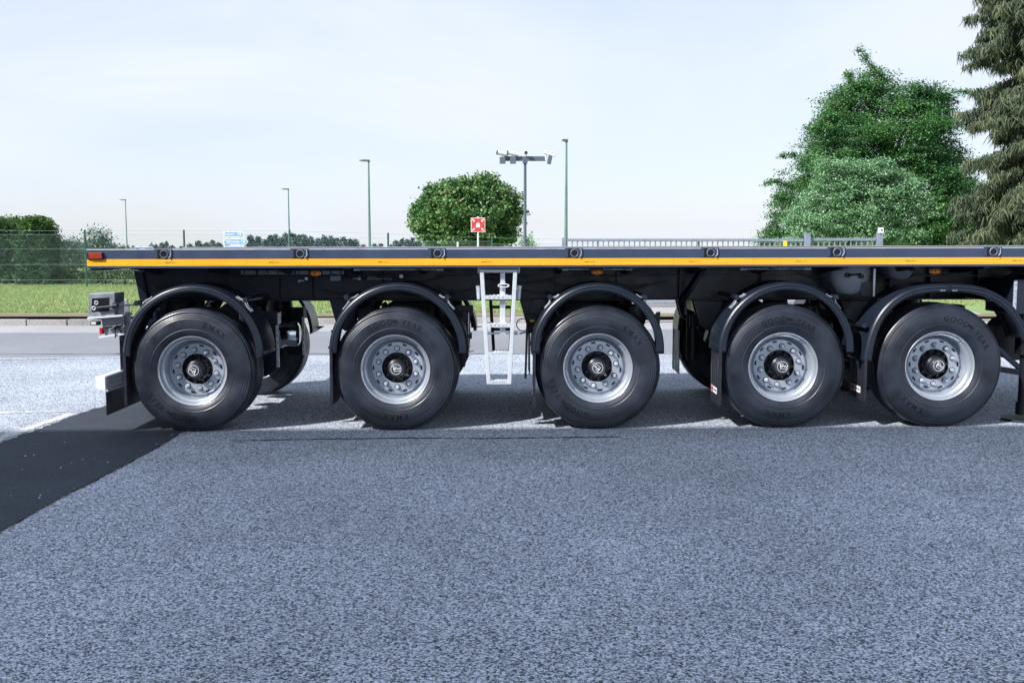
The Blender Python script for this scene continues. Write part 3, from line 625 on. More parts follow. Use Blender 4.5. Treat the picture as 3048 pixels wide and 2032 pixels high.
# ---------------------------------------------------------------- camera mast
YM = 38.5; s_ = YM/FPX; x, z = W(1563, 484, YM)
e = empty('camera_mast', (x, YM, -.1)); tag(e, 'dark grey surveillance mast with a crossbar and cameras above the maple', 'camera mast')
MB().cyl((x, YM, -.12), (x, YM, z), .062, .052, 16).build('pole', M['mast'], e, smooth=True)
zb = Z_(473, YM); xl, xr = W(1500, 473, YM)[0], W(1625, 473, YM)[0]
MB().box(xl, xr, YM-.06, YM+.06, zb-.08, zb+.09).build('crossbar', M['mast'], e, bevel=.006)
MB().box(x-.09, x+.09, YM-.10, YM+.10, zb-.17, zb-.082).build('clamp', M['mast'], e, bevel=.006)
for px in (1496, 1527):
    xx = W(px, 480, YM)[0]; o = empty('mast_camera', (xx, YM-.12, zb), e)
    MB().box(xx-.11, xx+.11, YM-.24, YM-.09, zb-.19, zb+.05).build('infrared_lamp', M['mast'], o, bevel=.012)
    MB().cyl((xx-.20, YM-.22, zb+.21), (xx+.20, YM-.10, zb+.14), .075, .07, 14).build('camera_body', M['camw'], o, smooth=True)
    MB().cyl((xx-.215, YM-.2245, zb+.213), (xx-.195, YM-.2185, zb+.2095), .08, .08, 14).build('camera_lens', M['camd'], o, smooth=True)
    MB().cyl((xx, YM-.15, zb+.04), (xx, YM-.15, zb+.14), .03).build('bracket', M['camw'], o)
xx = W(1565, 480, YM)[0]; o = empty('mast_camera', (xx, YM-.1, zb), e)
MB().cyl((xx, YM-.32, zb+.20), (xx, YM+.12, zb+.22), .075, .075, 16).build('camera_body', M['camw'], o, smooth=True)
MB().cyl((xx, YM-.335, zb+.20), (xx, YM-.32, zb+.20), .06, .06, 16).build('camera_lens', M['camd'], o)
MB().cyl((xx, YM-.1, zb+.09), (xx, YM-.1, zb+.14), .03).build('bracket', M['camw'], o)
xx = W(1634, 470, YM)[0]; o = empty('mast_camera', (xx, YM-.1, zb), e)
MB().beam((xx-.20, YM-.15, zb+.25), (xx+.24, YM-.15, zb+.12), .16, .13).build('camera_body', M['camw'], o, bevel=.02)
MB().beam((xx-.23, YM-.15, zb+.29), (xx+.27, YM-.15, zb+.19), .19, .02).build('sun_shield', M['camw'], o)
MB().beam((xx+.05, YM-.15, zb+.10), (xx-.01, YM-.15, zb-.20), .15, .14).build('infrared_lamp', M['mast'], o, bevel=.02)
MB().cyl((xx-.13, YM-.1, zb+.14), (xx-.10, YM-.1, zb-.06), .035).build('bracket', M['camw'], o)
# ---------------------------------------------------------------- signs
YS = 33.5; s_ = YS/FPX; x, z = W(1423, 669.5, YS)
e = empty('assembly_sign', (x, YS, 0)); tag(e, 'square red assembly point sign with white arrows in front of the maple', 'sign')
MB().cyl((x, YS, -.05), (x, YS, z+.27), .03, n=12).build('post', M['camw'], e, smooth=True)
hs = 21*s_; MB().box(x-hs, x+hs, YS-.045, YS-.035, z-hs, z+hs).build('panel', M['white'], e, bevel=.003)
MB().box(x-hs*.93, x+hs*.93, YS-.049, YS-.046, z-hs*.93, z+hs*.93).build('red_field', M['signr'], e)
b = MB(); yf0, yf1 = YS-.053, YS-.050
for sx in (-1, 1):
    for sz in (-1, 1):
        q = lambda a, c: (x+sx*hs*a, z+sz*hs*c)
        for poly in ([q(.44,.44), q(.74,.50), q(.50,.74)], [q(.57,.65), q(.65,.57), q(.86,.78), q(.78,.86)]): b.prism(poly, yf0, yf1)
b.build('arrow_symbols', M['white'], e)
b = MB()
for dx, dz, sc_ in ((0, .05, 1), (-.17, -.03, .8), (.17, -.03, .8)):
    cx, cz = x+dx*hs, z+dz*hs; b.prism([(cx+math.cos(t*.785)*.09*hs*sc_, cz+.20*hs+math.sin(t*.785)*.09*hs*sc_) for t in range(8)], yf0-.001*sc_, yf1)
    b.prism([(cx-.12*hs*sc_, cz-.32*hs), (cx+.12*hs*sc_, cz-.32*hs), (cx+.13*hs*sc_, cz+.02*hs), (cx+.06*hs, cz+.11*hs), (cx-.06*hs, cz+.11*hs), (cx-.13*hs*sc_, cz+.02*hs)], yf0-.002*sc_, yf1)
b.build('people_symbol', M['white'], e)
YD = 60.0; e = empty('direction_sign', (W(700, 700, YD)[0], YD, -.1)); tag(e, 'stack of pale blue arrow signs naming towns left of the spruces', 'direction sign')
for px in (682, 716):
    xx, zz = W(px, 685, YD); MB().cyl((xx, YD, -.15), (xx, YD, zz), .04, n=10).build('post', M['camw'], e, smooth=True)
for (yt, yb, x0p, x1p, txt) in ((689,705.5,667,728,'Eupen  38'),(710,728,667,740,'Malmedy 18'),(731.5,749,667,731,'Waimes 10')):
    x0, zt_ = W(x0p, yt, YD); x1, zb_ = W(x1p, yb, YD); hh = (zt_-zb_)/2; zm = (zt_+zb_)/2
    def arrow(k, y0, y1): return MB().prism([(x0+k, zb_+k), (x1-hh*.8-k*.3, zb_+k), (x1-k*1.3, zm), (x1-hh*.8-k*.3, zt_-k), (x0+k, zt_-k)], y0, y1)
    o = arrow(0, YD-.09, YD-.06).build('arrow_board', M['white'], e); arrow(.035, YD-.096, YD-.091).build('blue_field', M['signb'], o)
    t = text_obj(txt, M['white'], 'lettering', hh*1.35, o); ox = WO[o.as_pointer()]
    t.location = ((x0+x1-hh)/2-ox[0], YD-.099-ox[1], zm-ox[2]+.005); 
    wdt = max(v.co.x for v in t.data.vertices)-min(v.co.x for v in t.data.vertices); t.scale = (min(1.6, (x1-x0-hh*1.1)/wdt), 1, 1)
YB = 62.0; x0, zt_ = W(402, 735, YB); x1, _ = W(455, 735, YB); e = empty('blue_board', ((x0+x1)/2, YB, -.1)); tag(e, 'small deep blue board with white lettering just above the deck near the left end', 'sign')
for xx in (x0+.1, x1-.1): MB().cyl((xx, YB, -.15), (xx, YB, zt_-.1), .035, n=8).build('post', M['gate'], e)
MB().box(x0, x1, YB-.06, YB-.04, zt_-.62, zt_).build('panel', M['white'], e); MB().box(x0+.02, x1-.02, YB-.066, YB-.061, zt_-.6, zt_-.03).build('blue_field', M['signb2'], e)
MB().box(x0+.30, x1-.45, YB-.071, YB-.067, zt_-.17, zt_-.09).build('white_bar', M['white'], e); MB().prism([(x1-.40, zt_-.2), (x1-.33, zt_-.2), (x1-.26, zt_-.07), (x1-.33, zt_-.07)], YB-.071, YB-.067).build('pink_mark', M['pink'], e)
YL = 30.; x0, z0_ = W(1264, 741, YL); x1, z1_ = W(1297, 734.5, YL); e = empty('red_light_bar', ((x0+x1)/2, YL, 0)); tag(e, 'small white bar with red reflectors peeping over the deck left of the maple', 'barrier')
MB().box(x0, x1, YL, YL+.03, z0_-.02, z1_).build('bar', M['white'], e, bevel=.004)
MB().cyl((x0+.16, YL+.015, 0), (x0+.16, YL+.015, z0_-.021), .02).build('post', M['camw'], e)
for i in range(4): xx = x0+.04+i*(x1-x0-.08)/3; MB().cyl((xx-.03, YL-.012, (z0_+z1_)/2), (xx+.03, YL-.012, (z0_+z1_)/2), .022, n=8).build('reflector', M['red'], e)
for px, yt_ in ((1363, 722), (1377, 712)):
    pass
x, z = W(1363, 720, 36.5); MB().cyl((x, 36.5, -.05), (x, 36.5, z), .04, n=10).build('white_stake', M['camw'], None, smooth=True); tag(bpy.data.objects['white_stake'], 'short white stake under the left part of the maple crown', 'post')
#TRAILER
# ================================================================ the trailer
YD0, YD1 = 8.55, 11.10; YTY = 8.60; XL = W(258, 768, YD0)[0]; XR = 8.4; K = .00215
T = empty('flatbed_trailer', (0, 9.8, 0)); tag(T, 'black five axle flatbed trailer with grey side rail and yellow reflective tape', 'trailer')
zt = Z_(739.3, YD0); zr = lambda py: Z_(py-.0, YD0)
def tb(mb, *a, **k): mb.shear(K); return mb.build(*a, parent=T, **k)
ZTOP, ZTT, ZTB, ZBOT = zt, Z_(769, YD0), Z_(789.5, YD0), Z_(796, YD0)
for ys, yo in ((YD0, 1), (YD1, -1)):
    r = MB().box(XL, XR, ys, ys+yo*.05, ZBOT, ZTOP-.006); r.box(XL, XR, ys+yo*.05, ys+yo*.10, ZBOT, ZBOT+.008)
    tb(r, 'side_rail', M['rail'], bevel=.003)
    tb(MB().box(XL, XR, ys-yo*.003, ys+yo*.06, ZTOP-.010, ZTOP), 'rail_edge', M['railtop'], bevel=.003)
tb(MB().box(XL, XL+.10, YD0+.052, YD1-.052, ZBOT-.02, ZTOP-.008), 'rear_cross_rail', M['rail'], bevel=.004)
nb = 18; d0 = None
for i in range(nb):
    wd = (YD1-YD0-.13)/nb; y = YD0+.065+wd*i
    if d0 is None: d0 = tb(MB().box(XL+.105, XR, y, y+wd-.006, ZTOP-.035, ZTOP-.004), 'deck_board', M['deck']); o = d0; l0 = Vector(d0.location)
    else: o = d0.copy(); COL.objects.link(o); o.location = l0+Vector((0, wd*i, 0))
# reflective tape segments, both sides
seg = .222; ns = int((XR-XL)/seg); t0 = None
for i in range(ns):
    xa = XL+.004+i*seg
    if t0 is None:
        t0 = MB().box(0, seg-.0012, -.0012, 0, ZTB, ZTT).build('tape_segment', M['tape'], T, origin=(0,0,0)); o = t0
    else: o = t0.copy(); COL.objects.link(o)
    o.location = (xa, YD0-9.8-.0006, K*(xa+seg/2)); o.rotation_euler = (0, -K, 0)
txs = [510,817,1142,1450,1757,2067,2385,2712,3030]
for px in txs:
    x = W(px, 779, YD0)[0]; z = (ZTB+ZTT)/2+K*x; b = MB()
    for k, wv in enumerate((.006,.004,.006,.003,.005)): b.box(x-.045+k*.009, x-.045+k*.009+wv, YD0-.0026, YD0-.0020, z-.004, z+.004)
    b.box(x+.002, x+.04, YD0-.0026, YD0-.0020, z-.0012, z+.0012); b.build('tape_print', M['print'], T)
# lashing rings in the side rail
for px, py in ((488,756),(893,755),(1302,754),(1709,753),(2114,752),(2490,750),(2955,749)):
    x, z = W(px, py, YD0); zh = .037; yf = YD0-.004
    o = MB().prism([(x-.078, z-zh), (x-.078, z+zh+.004), (x+.072, z+zh+.004), (x+.072, z-zh+.012), (x+.055, z-zh)], YD0-.006, YD0+.004).build('lashing_pocket', M['rail'], T, bevel=.002)
    q = MB(); q.prism([(x-.052, z-zh+.004), (x-.052, z+zh-.003), (x-.026, z+zh-.003), (x-.030, z-zh+.004)], YD0-.009, YD0-.0062)
    q.cyl((x+.002, YD0-.0105, z), (x+.002, YD0-.007, z), .028, n=24); q.build('pocket_mouth', M['hub'], o, smooth=True)
    MB().lathe([(-.006,.027),(-.013,.028),(-.0145,.030),(-.012,.0325),(-.006,.034)], 28, (x+.002, YD0, z)).build('socket_ring', M['gate'], o, smooth=True)
    MB().tube([(x+.040, YD0-.010, z+zh-.004), (x+.058, YD0-.010, z+zh-.006), (x+.060, YD0-.010, z-.010), (x+.052, YD0-.010, z-zh+.012), (x+.040, YD0-.02, z-zh+.004)], .0038, 6).build('clip', M['steel'], o, smooth=True)
# marker lamps
x0, z0 = W(266, 771, YD0); x1, z1 = W(306, 752, YD0)
o = MB().box(x0-.012, x1+.006, YD0-.014, YD0-.001, z0-.004, z1+.004).build('end_marker', M['hub'], T, bevel=.003)
MB().box(x0+.002, x1, YD0-.026, YD0-.0142, z0+.002, z1-.001).build('lens', M['amber_dark'], o, bevel=.004)
MB().cyl((XL-.05, YD0+.2, zt-.06), (XL, YD0+.2, zt-.06), .012).build('rear_pin', M['navy'], T)
for px, py in ((939,813),(1777,810),(2783,808)):
    x, z = W(px, py, 8.70); o = MB().box(x-.052, x+.052, 8.70, 8.74, z-.020, z+.030).box(x-.03, x+.03, 8.715, 8.725, z+.03, ZBOT+.01).build('side_marker', M['hub'], T, bevel=.003)
    MB().lathe([(-.022,.0),(-.020,.018),(-.012,.034),(0,.046)], 28).v
    e_ = MB().lathe([(-.022,.0001),(-.020,.4),(-.012,.75),(0,1)], 28); e_.v = [(x+vx*.048, 8.70+vy, z+vz*.023) for vx, vy, vz in e_.v]
    e_.build('lens', M['orange'], o, smooth=60)
    q = MB(); [q.cyl((x+dx, 8.676, z), (x+dx, 8.684, z), .004, n=10) for dx in (-.034, .034)]; q.cyl((x, 8.672, z), (x, 8.681, z), .009, n=12); q.build('screw', M['amber_dark'], o)
# chassis beams
for yb in (9.30, 10.35):
    xe = W(424, 850, yb)[0]; za = Z_(888, yb)+.0; zu = ZBOT-.004
    b = MB().prism([(xe+.02, za), (XR, za), (XR, zu), (xe-.03, zu)], yb-.006, yb+.006)
    tb(b, 'beam_web', M['navy'])
    tb(MB().box(xe+.02, XR, yb-.08, yb+.08, za-.014, za), 'beam_flange', M['navy'], bevel=.002)
    tb(MB().beam((xe-.028, yb-.04, zu), (xe+.022, yb-.04, za), .07, .012), 'end_plate', M['navy'])
    for px in (835, 932, 1140, 1470, 1655, 1835, 2020, 2260, 2470, 2640, 2760, 2900):
        x = W(px, 860, yb)[0]; tb(MB().box(x-.005, x+.005, yb-.075, yb-.007, za+.002, zu), 'stiffener', M['navy'])
    tb(MB().box(xe+.6, XR, yb-.075, yb-.008, Z_(822, yb)-.006, Z_(822, yb)+.004), 'web_ledge', M['navy'])
for i in range(20):
    x = XL+.35+i*.6
    tb(MB().prism([(x-.03, ZBOT-.075), (x+.03, ZBOT-.075), (x+.03, ZBOT-.002), (x-.03, ZBOT-.002)], 9.22, 10.43), 'cross_member', M['navy'])
    for ya, yb_ in ((YD0+.11, 9.21), (10.44, YD1-.11)):
        y0, y1 = ya, yb_; d = -1 if ya < 9 else 1; zo, zi = ZBOT-.015, ZBOT-.075
        b = MB(); a0, a1 = (zo, zi) if ya < 9 else (zi, zo)
        b.add([(x-.025,y0,ZBOT-.002+.02),(x+.025,y0,ZBOT+.018),(x+.025,y1,ZBOT+.018),(x-.025,y1,ZBOT+.018),(x-.025,y0,a0),(x+.025,y0,a0),(x+.025,y1,a1),(x-.025,y1,a1)],
              [(0,1,2,3),(4,7,6,5),(0,4,5,1),(1,5,6,2),(2,6,7,3),(3,7,4,0)]); tb(b, 'outrigger', M['navy'])
x, z = W(2070, 892, 8.95)
for sgn in (1,):
    a = W(2095, 797, 8.9); b_ = W(2030, 895, 9.2)
    MB().beam((a[0], 8.9, a[1]), (b_[0], 9.22, b_[1]), .045, .05).build('diagonal_brace', M['navy'], T, bevel=.003)
a = W(3060, 800, 8.9); b_ = W(2945, 862, 9.2); MB().beam((a[0], 8.95, a[1]), (b_[0], 9.22, b_[1]), .03, .05).build('diagonal_brace', M['navy'], T)
p = [W(448, 882, 9.05), W(452, 846, 9.05), W(496, 882, 9.05)]; MB().prism([q for q in p], 9.05, 9.06).build('gusset', M['guard'], T)
# cable tray holes, their daylight painted as pale panels, rods and pipes under the deck
YU = 9.18
for xa, xb in ((717,724),(728,763),(768,795),(798,825),(829,857),(861,875),(880,888),(891,918),(958,982),(985,1013),(1016,1024)):
    a, za = W(xa, 817, YU); b_, zb_ = W(xb, 805.5, YU); MB().box(a, b_, YU, YU+.004, za, zb_).build('tray_daylight', M['gate'], T)
a, za = W(984, 836, YU); b_, zb_ = W(1015, 821, YU); MB().box(a, b_, YU-.01, YU, za, zb_).build('data_plate', M['gate'], T)
for pa, pb, py in ((1055,1318,802),(1675,1880,801),(2205,2412,800)):
    a = W(pa, py, 8.74); b_ = W(pb, py-.4, 8.74); MB().cyl((a[0], 8.74, a[1]), (b_[0], 8.74, b_[1]), .007, n=8).cyl((a[0]-.005, 8.74, a[1]), (a[0]+.05, 8.74, a[1]), .012, n=8).cyl((b_[0]-.05, 8.74, b_[1]), (b_[0]+.005, 8.74, b_[1]), .012, n=8).build('slide_rod', M['steel'], T, smooth=True)
for pa, pb, py in ((1092,1168,830),(1095,1120,824),(890,905,835),(1050,1075,829)):
    a = W(pa, py, 9.1); b_ = W(pb, py, 9.1); MB().cyl((a[0], 9.1, a[1]), (b_[0], 9.1, b_[1]), .006, n=8).build('pipe', M['steel'], T)
for px, py, r_ in ((913,829,.014),(1070,829,.013),(892,836,.009),(1195,822,.018)):
    a = W(px, py, 9.12); MB().cyl((a[0], 9.10, a[1]), (a[0], 9.14, a[1]), r_).build('fitting', M['steel'], T, smooth=True)
rnd = random.Random(4)
for i in range(16):      # air and brake lines sagging along the beam
    xa = -2.0+rnd.uniform(0, 5.6); L_ = rnd.uniform(.3, .9); z0 = rnd.uniform(1.10, 1.33); yy = rnd.uniform(9.12, 9.2)
    MB().tube([(xa+L_*t/6, yy, z0-.05*math.sin(math.pi*t/6)+K*xa) for t in range(7)], .006, 6).build('air_line', M['hub'], T, smooth=True)
# air tanks
for px, py, rr, ya in ((2539, 819, .178, 8.92), (2690, 797, .118, 9.02)):
    x, z = W(px, py, ya); o = MB().lathe([(0,.0005),(.004,rr*.35),(.016,rr*.65),(.035,rr*.86),(.06,rr*.965),(.085,rr),(1.5,rr),(1.55,.9*rr),(1.6,.001)], 48, (x, ya, z)).build('air_tank', M['tank'], T, smooth=True)
    MB().tube([(x+rr*.7, ya+.15, z+rr), (x+rr*1.03, ya+.15, z+rr*.4), (x+rr*1.04, ya+.15, z-rr*.3)], .010, 6).build('tank_strap', M['steel'], o)
    MB().cyl((x-.05, ya-.03, z+.0), (x-.05, ya+.02, z+.0), .022).cyl((x-.05, ya-.035, z), (x+.06, ya-.03, z+.012), .008, n=8).cyl((x+.07, ya-.03, z-.01), (x+.07, ya+.02, z-.01), .020).build('valve', M['hub'], o, smooth=True)
a = W(2601, 882, 8.9); c = W(2603, 800, 8.9); MB().box(a[0]-.008, a[0]+.008, 8.9, 8.92, a[1], c[1]).build('tank_bracket', M['steel'], T)
MB().box(a[0]-.10, a[0]-.012, 8.93, 8.94, a[1], a[1]+.12).build('tank_plate', M['guard'], T)
# wheels ------------------------------------------------------------------
R0 = .532
def tyre_profile():
    p = [(.045,.283),(.030,.290),(.022,.302),(.014,.325)]
    def bulge(r):                                     # outer face y at radius r
        t = (r-.41)/.115; return .0+.026*t*t if abs(t) < 1.2 else .03
    for r in np.arange(.335, .500, .0055):
        y = bulge(r)
        if r < .34: y = .010
        p.append((y, r))
    rib = []
    for y, r in p[4:]:
        k = round((r-.335)/.0055)
        if r > .443 and k % 3 == 0: y += .0022
        if abs(r-.352) < .003: y -= .003
        rib.append((y, r))
    p = p[:4]+rib+[(.027,.503),(.031,.510),(.029,.513),(.036,.518),(.040,.524),(.052,.530)]
    W_ = .385; g = []
    for c in (.105, .155, .2, .245, .295): pass
    for c in (.100, .160, .225, .285): g += [(c-.007,.532),(c-.006,.521),(c+.006,.521),(c+.007,.532)]
    back = [(W_-y, r) for y, r in reversed(p)]
    return p+g+back
tyre = MB().lathe(tyre_profile(), 112)
def xf(mb, f): mb.v = [f(*v) for v in mb.v]; return mb
HB = {}
whl = MB().lathe([(.050,.2835),(.028,.284),(.021,.289),(.019,.2925),(.023,.2955),(.030,.2945),(.040,.286)], 96)
whl.lathe([(.022,.290),(.028,.283),(.044,.277),(.056,.2735),(.070,.2725),(.076,.268),(.083,.259),(.094,.2545),(.125,.251),(.160,.2485),(.188,.246),(.192,.238),(.184,.2305),(.166,.227),(.158,.219),(.156,.190),(.157,.134),(.167,.132),(.176,.132)], 96)
wheel0 = whl.build('wheel', M['silver'], None, smooth=28, origin=(0,0,0))
for v in (): pass
tyre.build('tyre', M['rubber'], wheel0, smooth=24, origin=(0,0,0))
def arc(r0, ang, y):
    def f(x, yy, z):
        th = x/(r0+.02)+ang; r = r0+yy; return (r*math.sin(th), y(r)-z, r*math.cos(th))
    return f
ys_ = lambda r: .026*((r-.41)/.115)**2-.0008
for txt, ang, sz in (('GOOD', -.33, .066), ('YEAR', .36, .066), ('KMAX', math.pi, .070)):
    text_obj(txt, M['ink'], 'tyre_lettering', sz, wheel0, .0014, fn=arc(.405, ang, ys_), font_scale=1.28)
f_ = arc(.405, 0, ys_); b = MB(); pl = [(-.035,-.004),(-.02,.018),(.03,.020),(.008,.006),(.034,.004),(0,-.012),(.004,-.001)]
b.add([f_(x, y, .0016) for x, y in pl], [tuple(range(len(pl)))]); b.build('tyre_lettering', M['ink'], wheel0, origin=(0,0,0))
b = MB().lathe([(.200,.16),(.196,.13),(.190,.10)], 48).lathe([(.193,.238),(.25,.250),(.33,.268),(.355,.272),(.362,.288),(.366,.2925)], 64).lathe([(.215,.215),(.345,.215),(.355,.15),(.355,.06)], 48)
b.lathe([(.19,.104),(.165,.100),(.150,.084),(.110,.078),(.100,.064),(.060,.061),(.052,.058)], 48)
for k in range(10):
    a = k*math.tau/10+.3; b.beam((math.sin(a)*.128, .188, math.cos(a)*.128), (math.sin(a)*.080, .150, math.cos(a)*.080), .018, .030, up=(0,1,0))
b.build('hub', M['hub'], wheel0, smooth=35, origin=(0,0,0))
MB().lathe([(.09,.064),(.058,.0635),(.050,.060),(.046,.054),(.046,.0001)], 48).build('hub_cap', M['cap'], wheel0, smooth=35, origin=(0,0,0))
b = MB().lathe([(.0445,.0455),(.0435,.0450),(.0435,.0425),(.0445,.042)], 40)
b.beam((-.036,.0445,.024), (.004,.0445,.024), .003, .004, up=(0,1,0)); b.beam((-.020,.0445,.024), (-.014,.0445,-.022), .003, .004, up=(0,1,0)); b.beam((-.016,.0445,-.020), (.038,.0445,-.014), .003, .004, up=(0,1,0))
b.build('hub_badge', M['white'], wheel0, origin=(0,0,0))
text_obj('BPW', M['white'], 'badge_lettering', .030, wheel0, .0006, fn=lambda x, y, z: (x+.008, .0440-z, y+.003))
ring0 = MB().cyl((0,.1718,0), (0,.1700,0), .0255, n=24).build('nut_seat', M['cap'], wheel0, origin=(0,0,0))
for k in range(10):
    a = k*math.tau/10; o = ring0 if k == 0 else ring0.copy()
    if k: COL.objects.link(o)
    o.location = (math.sin(a)*.1675, -.015, math.cos(a)*.1675)
nut0 = MB().cyl((0,.1702,0), (0,.160,0), .0185, n=18).cyl((0,.160,0), (0,.140,0), .0155, .0150, n=6).cyl((0,.140,0), (0,.122,0), .0105, .0095, n=10).build('wheel_nut', M['steel'], wheel0, smooth=30, origin=(0,0,0))
for k in range(10):
    a = k*math.tau/10; o = nut0 if k == 0 else nut0.copy()
    if k: COL.objects.link(o)
    o.location = (math.sin(a)*.1675, -.015, math.cos(a)*.1675)
sv = MB()
slot0 = MB().prism([(-.019,.005),(-.015,.0075),(.015,.0075),(.019,.005),(.019,-.005),(.015,-.0075),(-.015,-.0075),(-.019,-.005)], .1695, .172).build('vent_slot', M['hub'], wheel0, origin=(0,0,0))
for k in range(10):
    a = (k+.5)*math.tau/10; o = slot0 if k == 0 else slot0.copy()
    if k: COL.objects.link(o)
    o.location = (math.sin(a)*.206, -.0150, math.cos(a)*.206); o.rotation_euler = (0, a, 0)
axles = [(574,1101,-2.62),(1178,1096,.0),(1780,1091,-2.35),(2331,1087,.10),(2797,1083,.62)]
kids = list(wheel0.children); AX = []
for i, (px, py, rot) in enumerate(axles):
    x, z = W(px, py, YTY+.03); z = gz(x)+R0-.009; AX.append((x, z))
    for side in (0, 1):
        if i == 0 and side == 0: o = wheel0
        else:
            o = wheel0.copy(); COL.objects.link(o)
            for c in kids: q = c.copy(); COL.objects.link(q); q.parent = o
        o.parent = T; yy = YTY if side == 0 else 11.05
        o.location = (x, yy-9.8, z)
        o.rotation_euler = (0, rot, 0) if side == 0 else (0, rot+1, math.pi)
        WO[o.as_pointer()] = (x, yy, z)
# mudguards ----------------------------------------------------------------
SEC = [(-.060,.030),(-.060,.006),(-.052,.0),(-.040,-.003),(-.030,.0005),(-.020,-.004),(-.008,.002),(0,.014),(.004,.03),(.002,.042),(.007,.055),(.007,.40),(-.02,.415)]
def guard(path, side, Yf=8.575, name='mudguard'):
    sec = SEC if side == 0 else [(o, -y) for o, y in SEC]; yb = Yf if side == 0 else 19.65-Yf
    return MB().sweep(path, [(o, yb+y) for o, y in sec]).build(name, M['guard'], T, smooth=35, solid=.005)
def flap(xe, z0_, z1_, side, lean=0.0, Yf=8.575):
    y0 = Yf if side == 0 else 19.65-Yf; s = 1 if side == 0 else -1
    f = MB()
    for k in range(9): # ribbed rubber sheet
        a = y0+s*(.0+.39*k/9); b_ = y0+s*(.39*(k+1)/9-.006); f.add([(xe-.004-(.003 if k % 2 else 0), a, z1_), (xe+.004, a, z1_), (xe+.004, b_, z1_), (xe-.004-(.003 if k % 2 else 0), b_, z1_)]+
            [(xe+lean-.004-(.003 if k % 2 else 0), a, z0_), (xe+lean+.004, a, z0_), (xe+lean+.004, b_, z0_), (xe+lean-.004-(.003 if k % 2 else 0), b_, z0_)], [(0,1,2,3),(4,7,6,5),(0,4,5,1),(1,5,6,2),(2,6,7,3),(3,7,4,0)])
    f.box(xe-.003, xe+.003, y0+s*.003, y0+s*.385, z0_+.01, z1_)
    f.box(xe-.012, xe+.012, y0-s*.006, y0+s*.004, z0_+.005, z1_)
    o = f.build('mud_flap', M['flap'], T)
    return o
gs = [(365,784,849,1052,1044),(980,1389,844,1049,1045),(1585,1976,845,1055,1053),(2140,2543,842,1048,1049)]
fl = [1210,1208,1214,1208]
def stay(px, py, side, pxr=None):
    x, z = W(px, py, 8.62); ya, yb = (8.60, 9.25) if side == 0 else (11.05, 10.4)
    o = MB().cyl((x, ya, z), (x, yb, z), .021, n=14).cyl((x, ya-.012 if side == 0 else ya+.012, z), (x, ya, z), .020, .024, n=14).build('stay_tube', M['guard'], T, smooth=True)
    return x, z
for i, (xl, xr, yt, ylb, yrb) in enumerate(gs):
    a = W(xl, ylb, 8.575); c = W(xr, yrb, 8.575); zt_ = W(0, yt, 8.575)[1]
    cx = (a[0]+c[0])/2; rr = (c[0]-a[0])/2; cz = zt_-rr
    path = [(a[0], a[1])]+([(cx-rr*math.cos(t), cz+rr*math.sin(t)) for t in [math.pi*k/40 for k in range(41)]])+[(c[0], c[1])]
    for side in (0, 1):
        guard(path, side)
        flap(a[0]+.014, Z_(fl[i], 8.575), a[1]+.01, side)
        dd = .02 if i else .0
        x, z = stay(1032+(xl-980) if i else 409, 884 if i else 902, side); stay(1332+(xr-1389) if i else 733, 884 if i else 892, side)
        s = 1 if side == 0 else -1; y0 = 8.575 if side == 0 else 11.075
        for yo in (.07, .13):
            for sg in (-1, 1):
                ts = [math.pi/2+sg*(.62+.05*k) for k in range(7)]
                MB().tube([(cx-rr*math.cos(t)*(1.022+(.02 if k in (2,3) else 0)), y0+s*yo, cz+rr*math.sin(t)*(1.022+(.02 if k in (2,3) else 0))) for k, t in enumerate(ts)], .005, 6).build('strap', M['steel'], T, smooth=True)
        if side == 0:
            for yo in (.06, .16, .26):
                for t in (.06, .30):
                    MB().cyl((cx-(rr+.004)*math.cos(t), y0+yo, cz+(rr+.004)*math.sin(t)), (cx-(rr+.020)*math.cos(t), y0+yo, cz+(rr+.020)*math.sin(t)), .009, n=8).build('bolt', M['guard'], T)
# front double-curved guard of the fifth axle
pp = [(2572,1076),(2576,1045),(2585,1005),(2600,962),(2622,925),(2650,895),(2685,871),(2722,857),(2765,850),(2826,847),(2885,849),(2935,858),(2978,878),(3010,902),(3038,938),(3058,975),(3070,1015)]
P5 = []
for a, b_ in zip(pp[:-1], pp[1:]):
    for k in range(4): P5.append(W(a[0]+(b_[0]-a[0])*k/4, a[1]+(b_[1]-a[1])*k/4, 8.575))
P5.append(W(*pp[-1], 8.575))
for _ in range(3): P5 = [P5[0]]+[((P5[i-1][0]+2*P5[i][0]+P5[i+1][0])/4, (P5[i-1][1]+2*P5[i][1]+P5[i+1][1])/4) for i in range(1, len(P5)-1)]+[P5[-1]]
for side in (0, 1):
    guard(P5, side); flap(P5[0][0]+.014, Z_(1194, 8.575), P5[0][1]+.01, side); stay(2570, 968, side); stay(2962, 890, side)
xs, zs = W(2828, 847, 8.56); MB().box(xs-.007, xs+.007, 8.563, 8.60, zs-.055, zs+.008).build('guard_seam', M['hub'], T, bevel=.002)
for dx in (-.07, -.055, -.04, .03, .045, .06): MB().cyl((xs+dx, 8.566, zs-.05), (xs+dx, 8.575, zs-.05), .004, n=8).build('rivet', M['steel'], T)
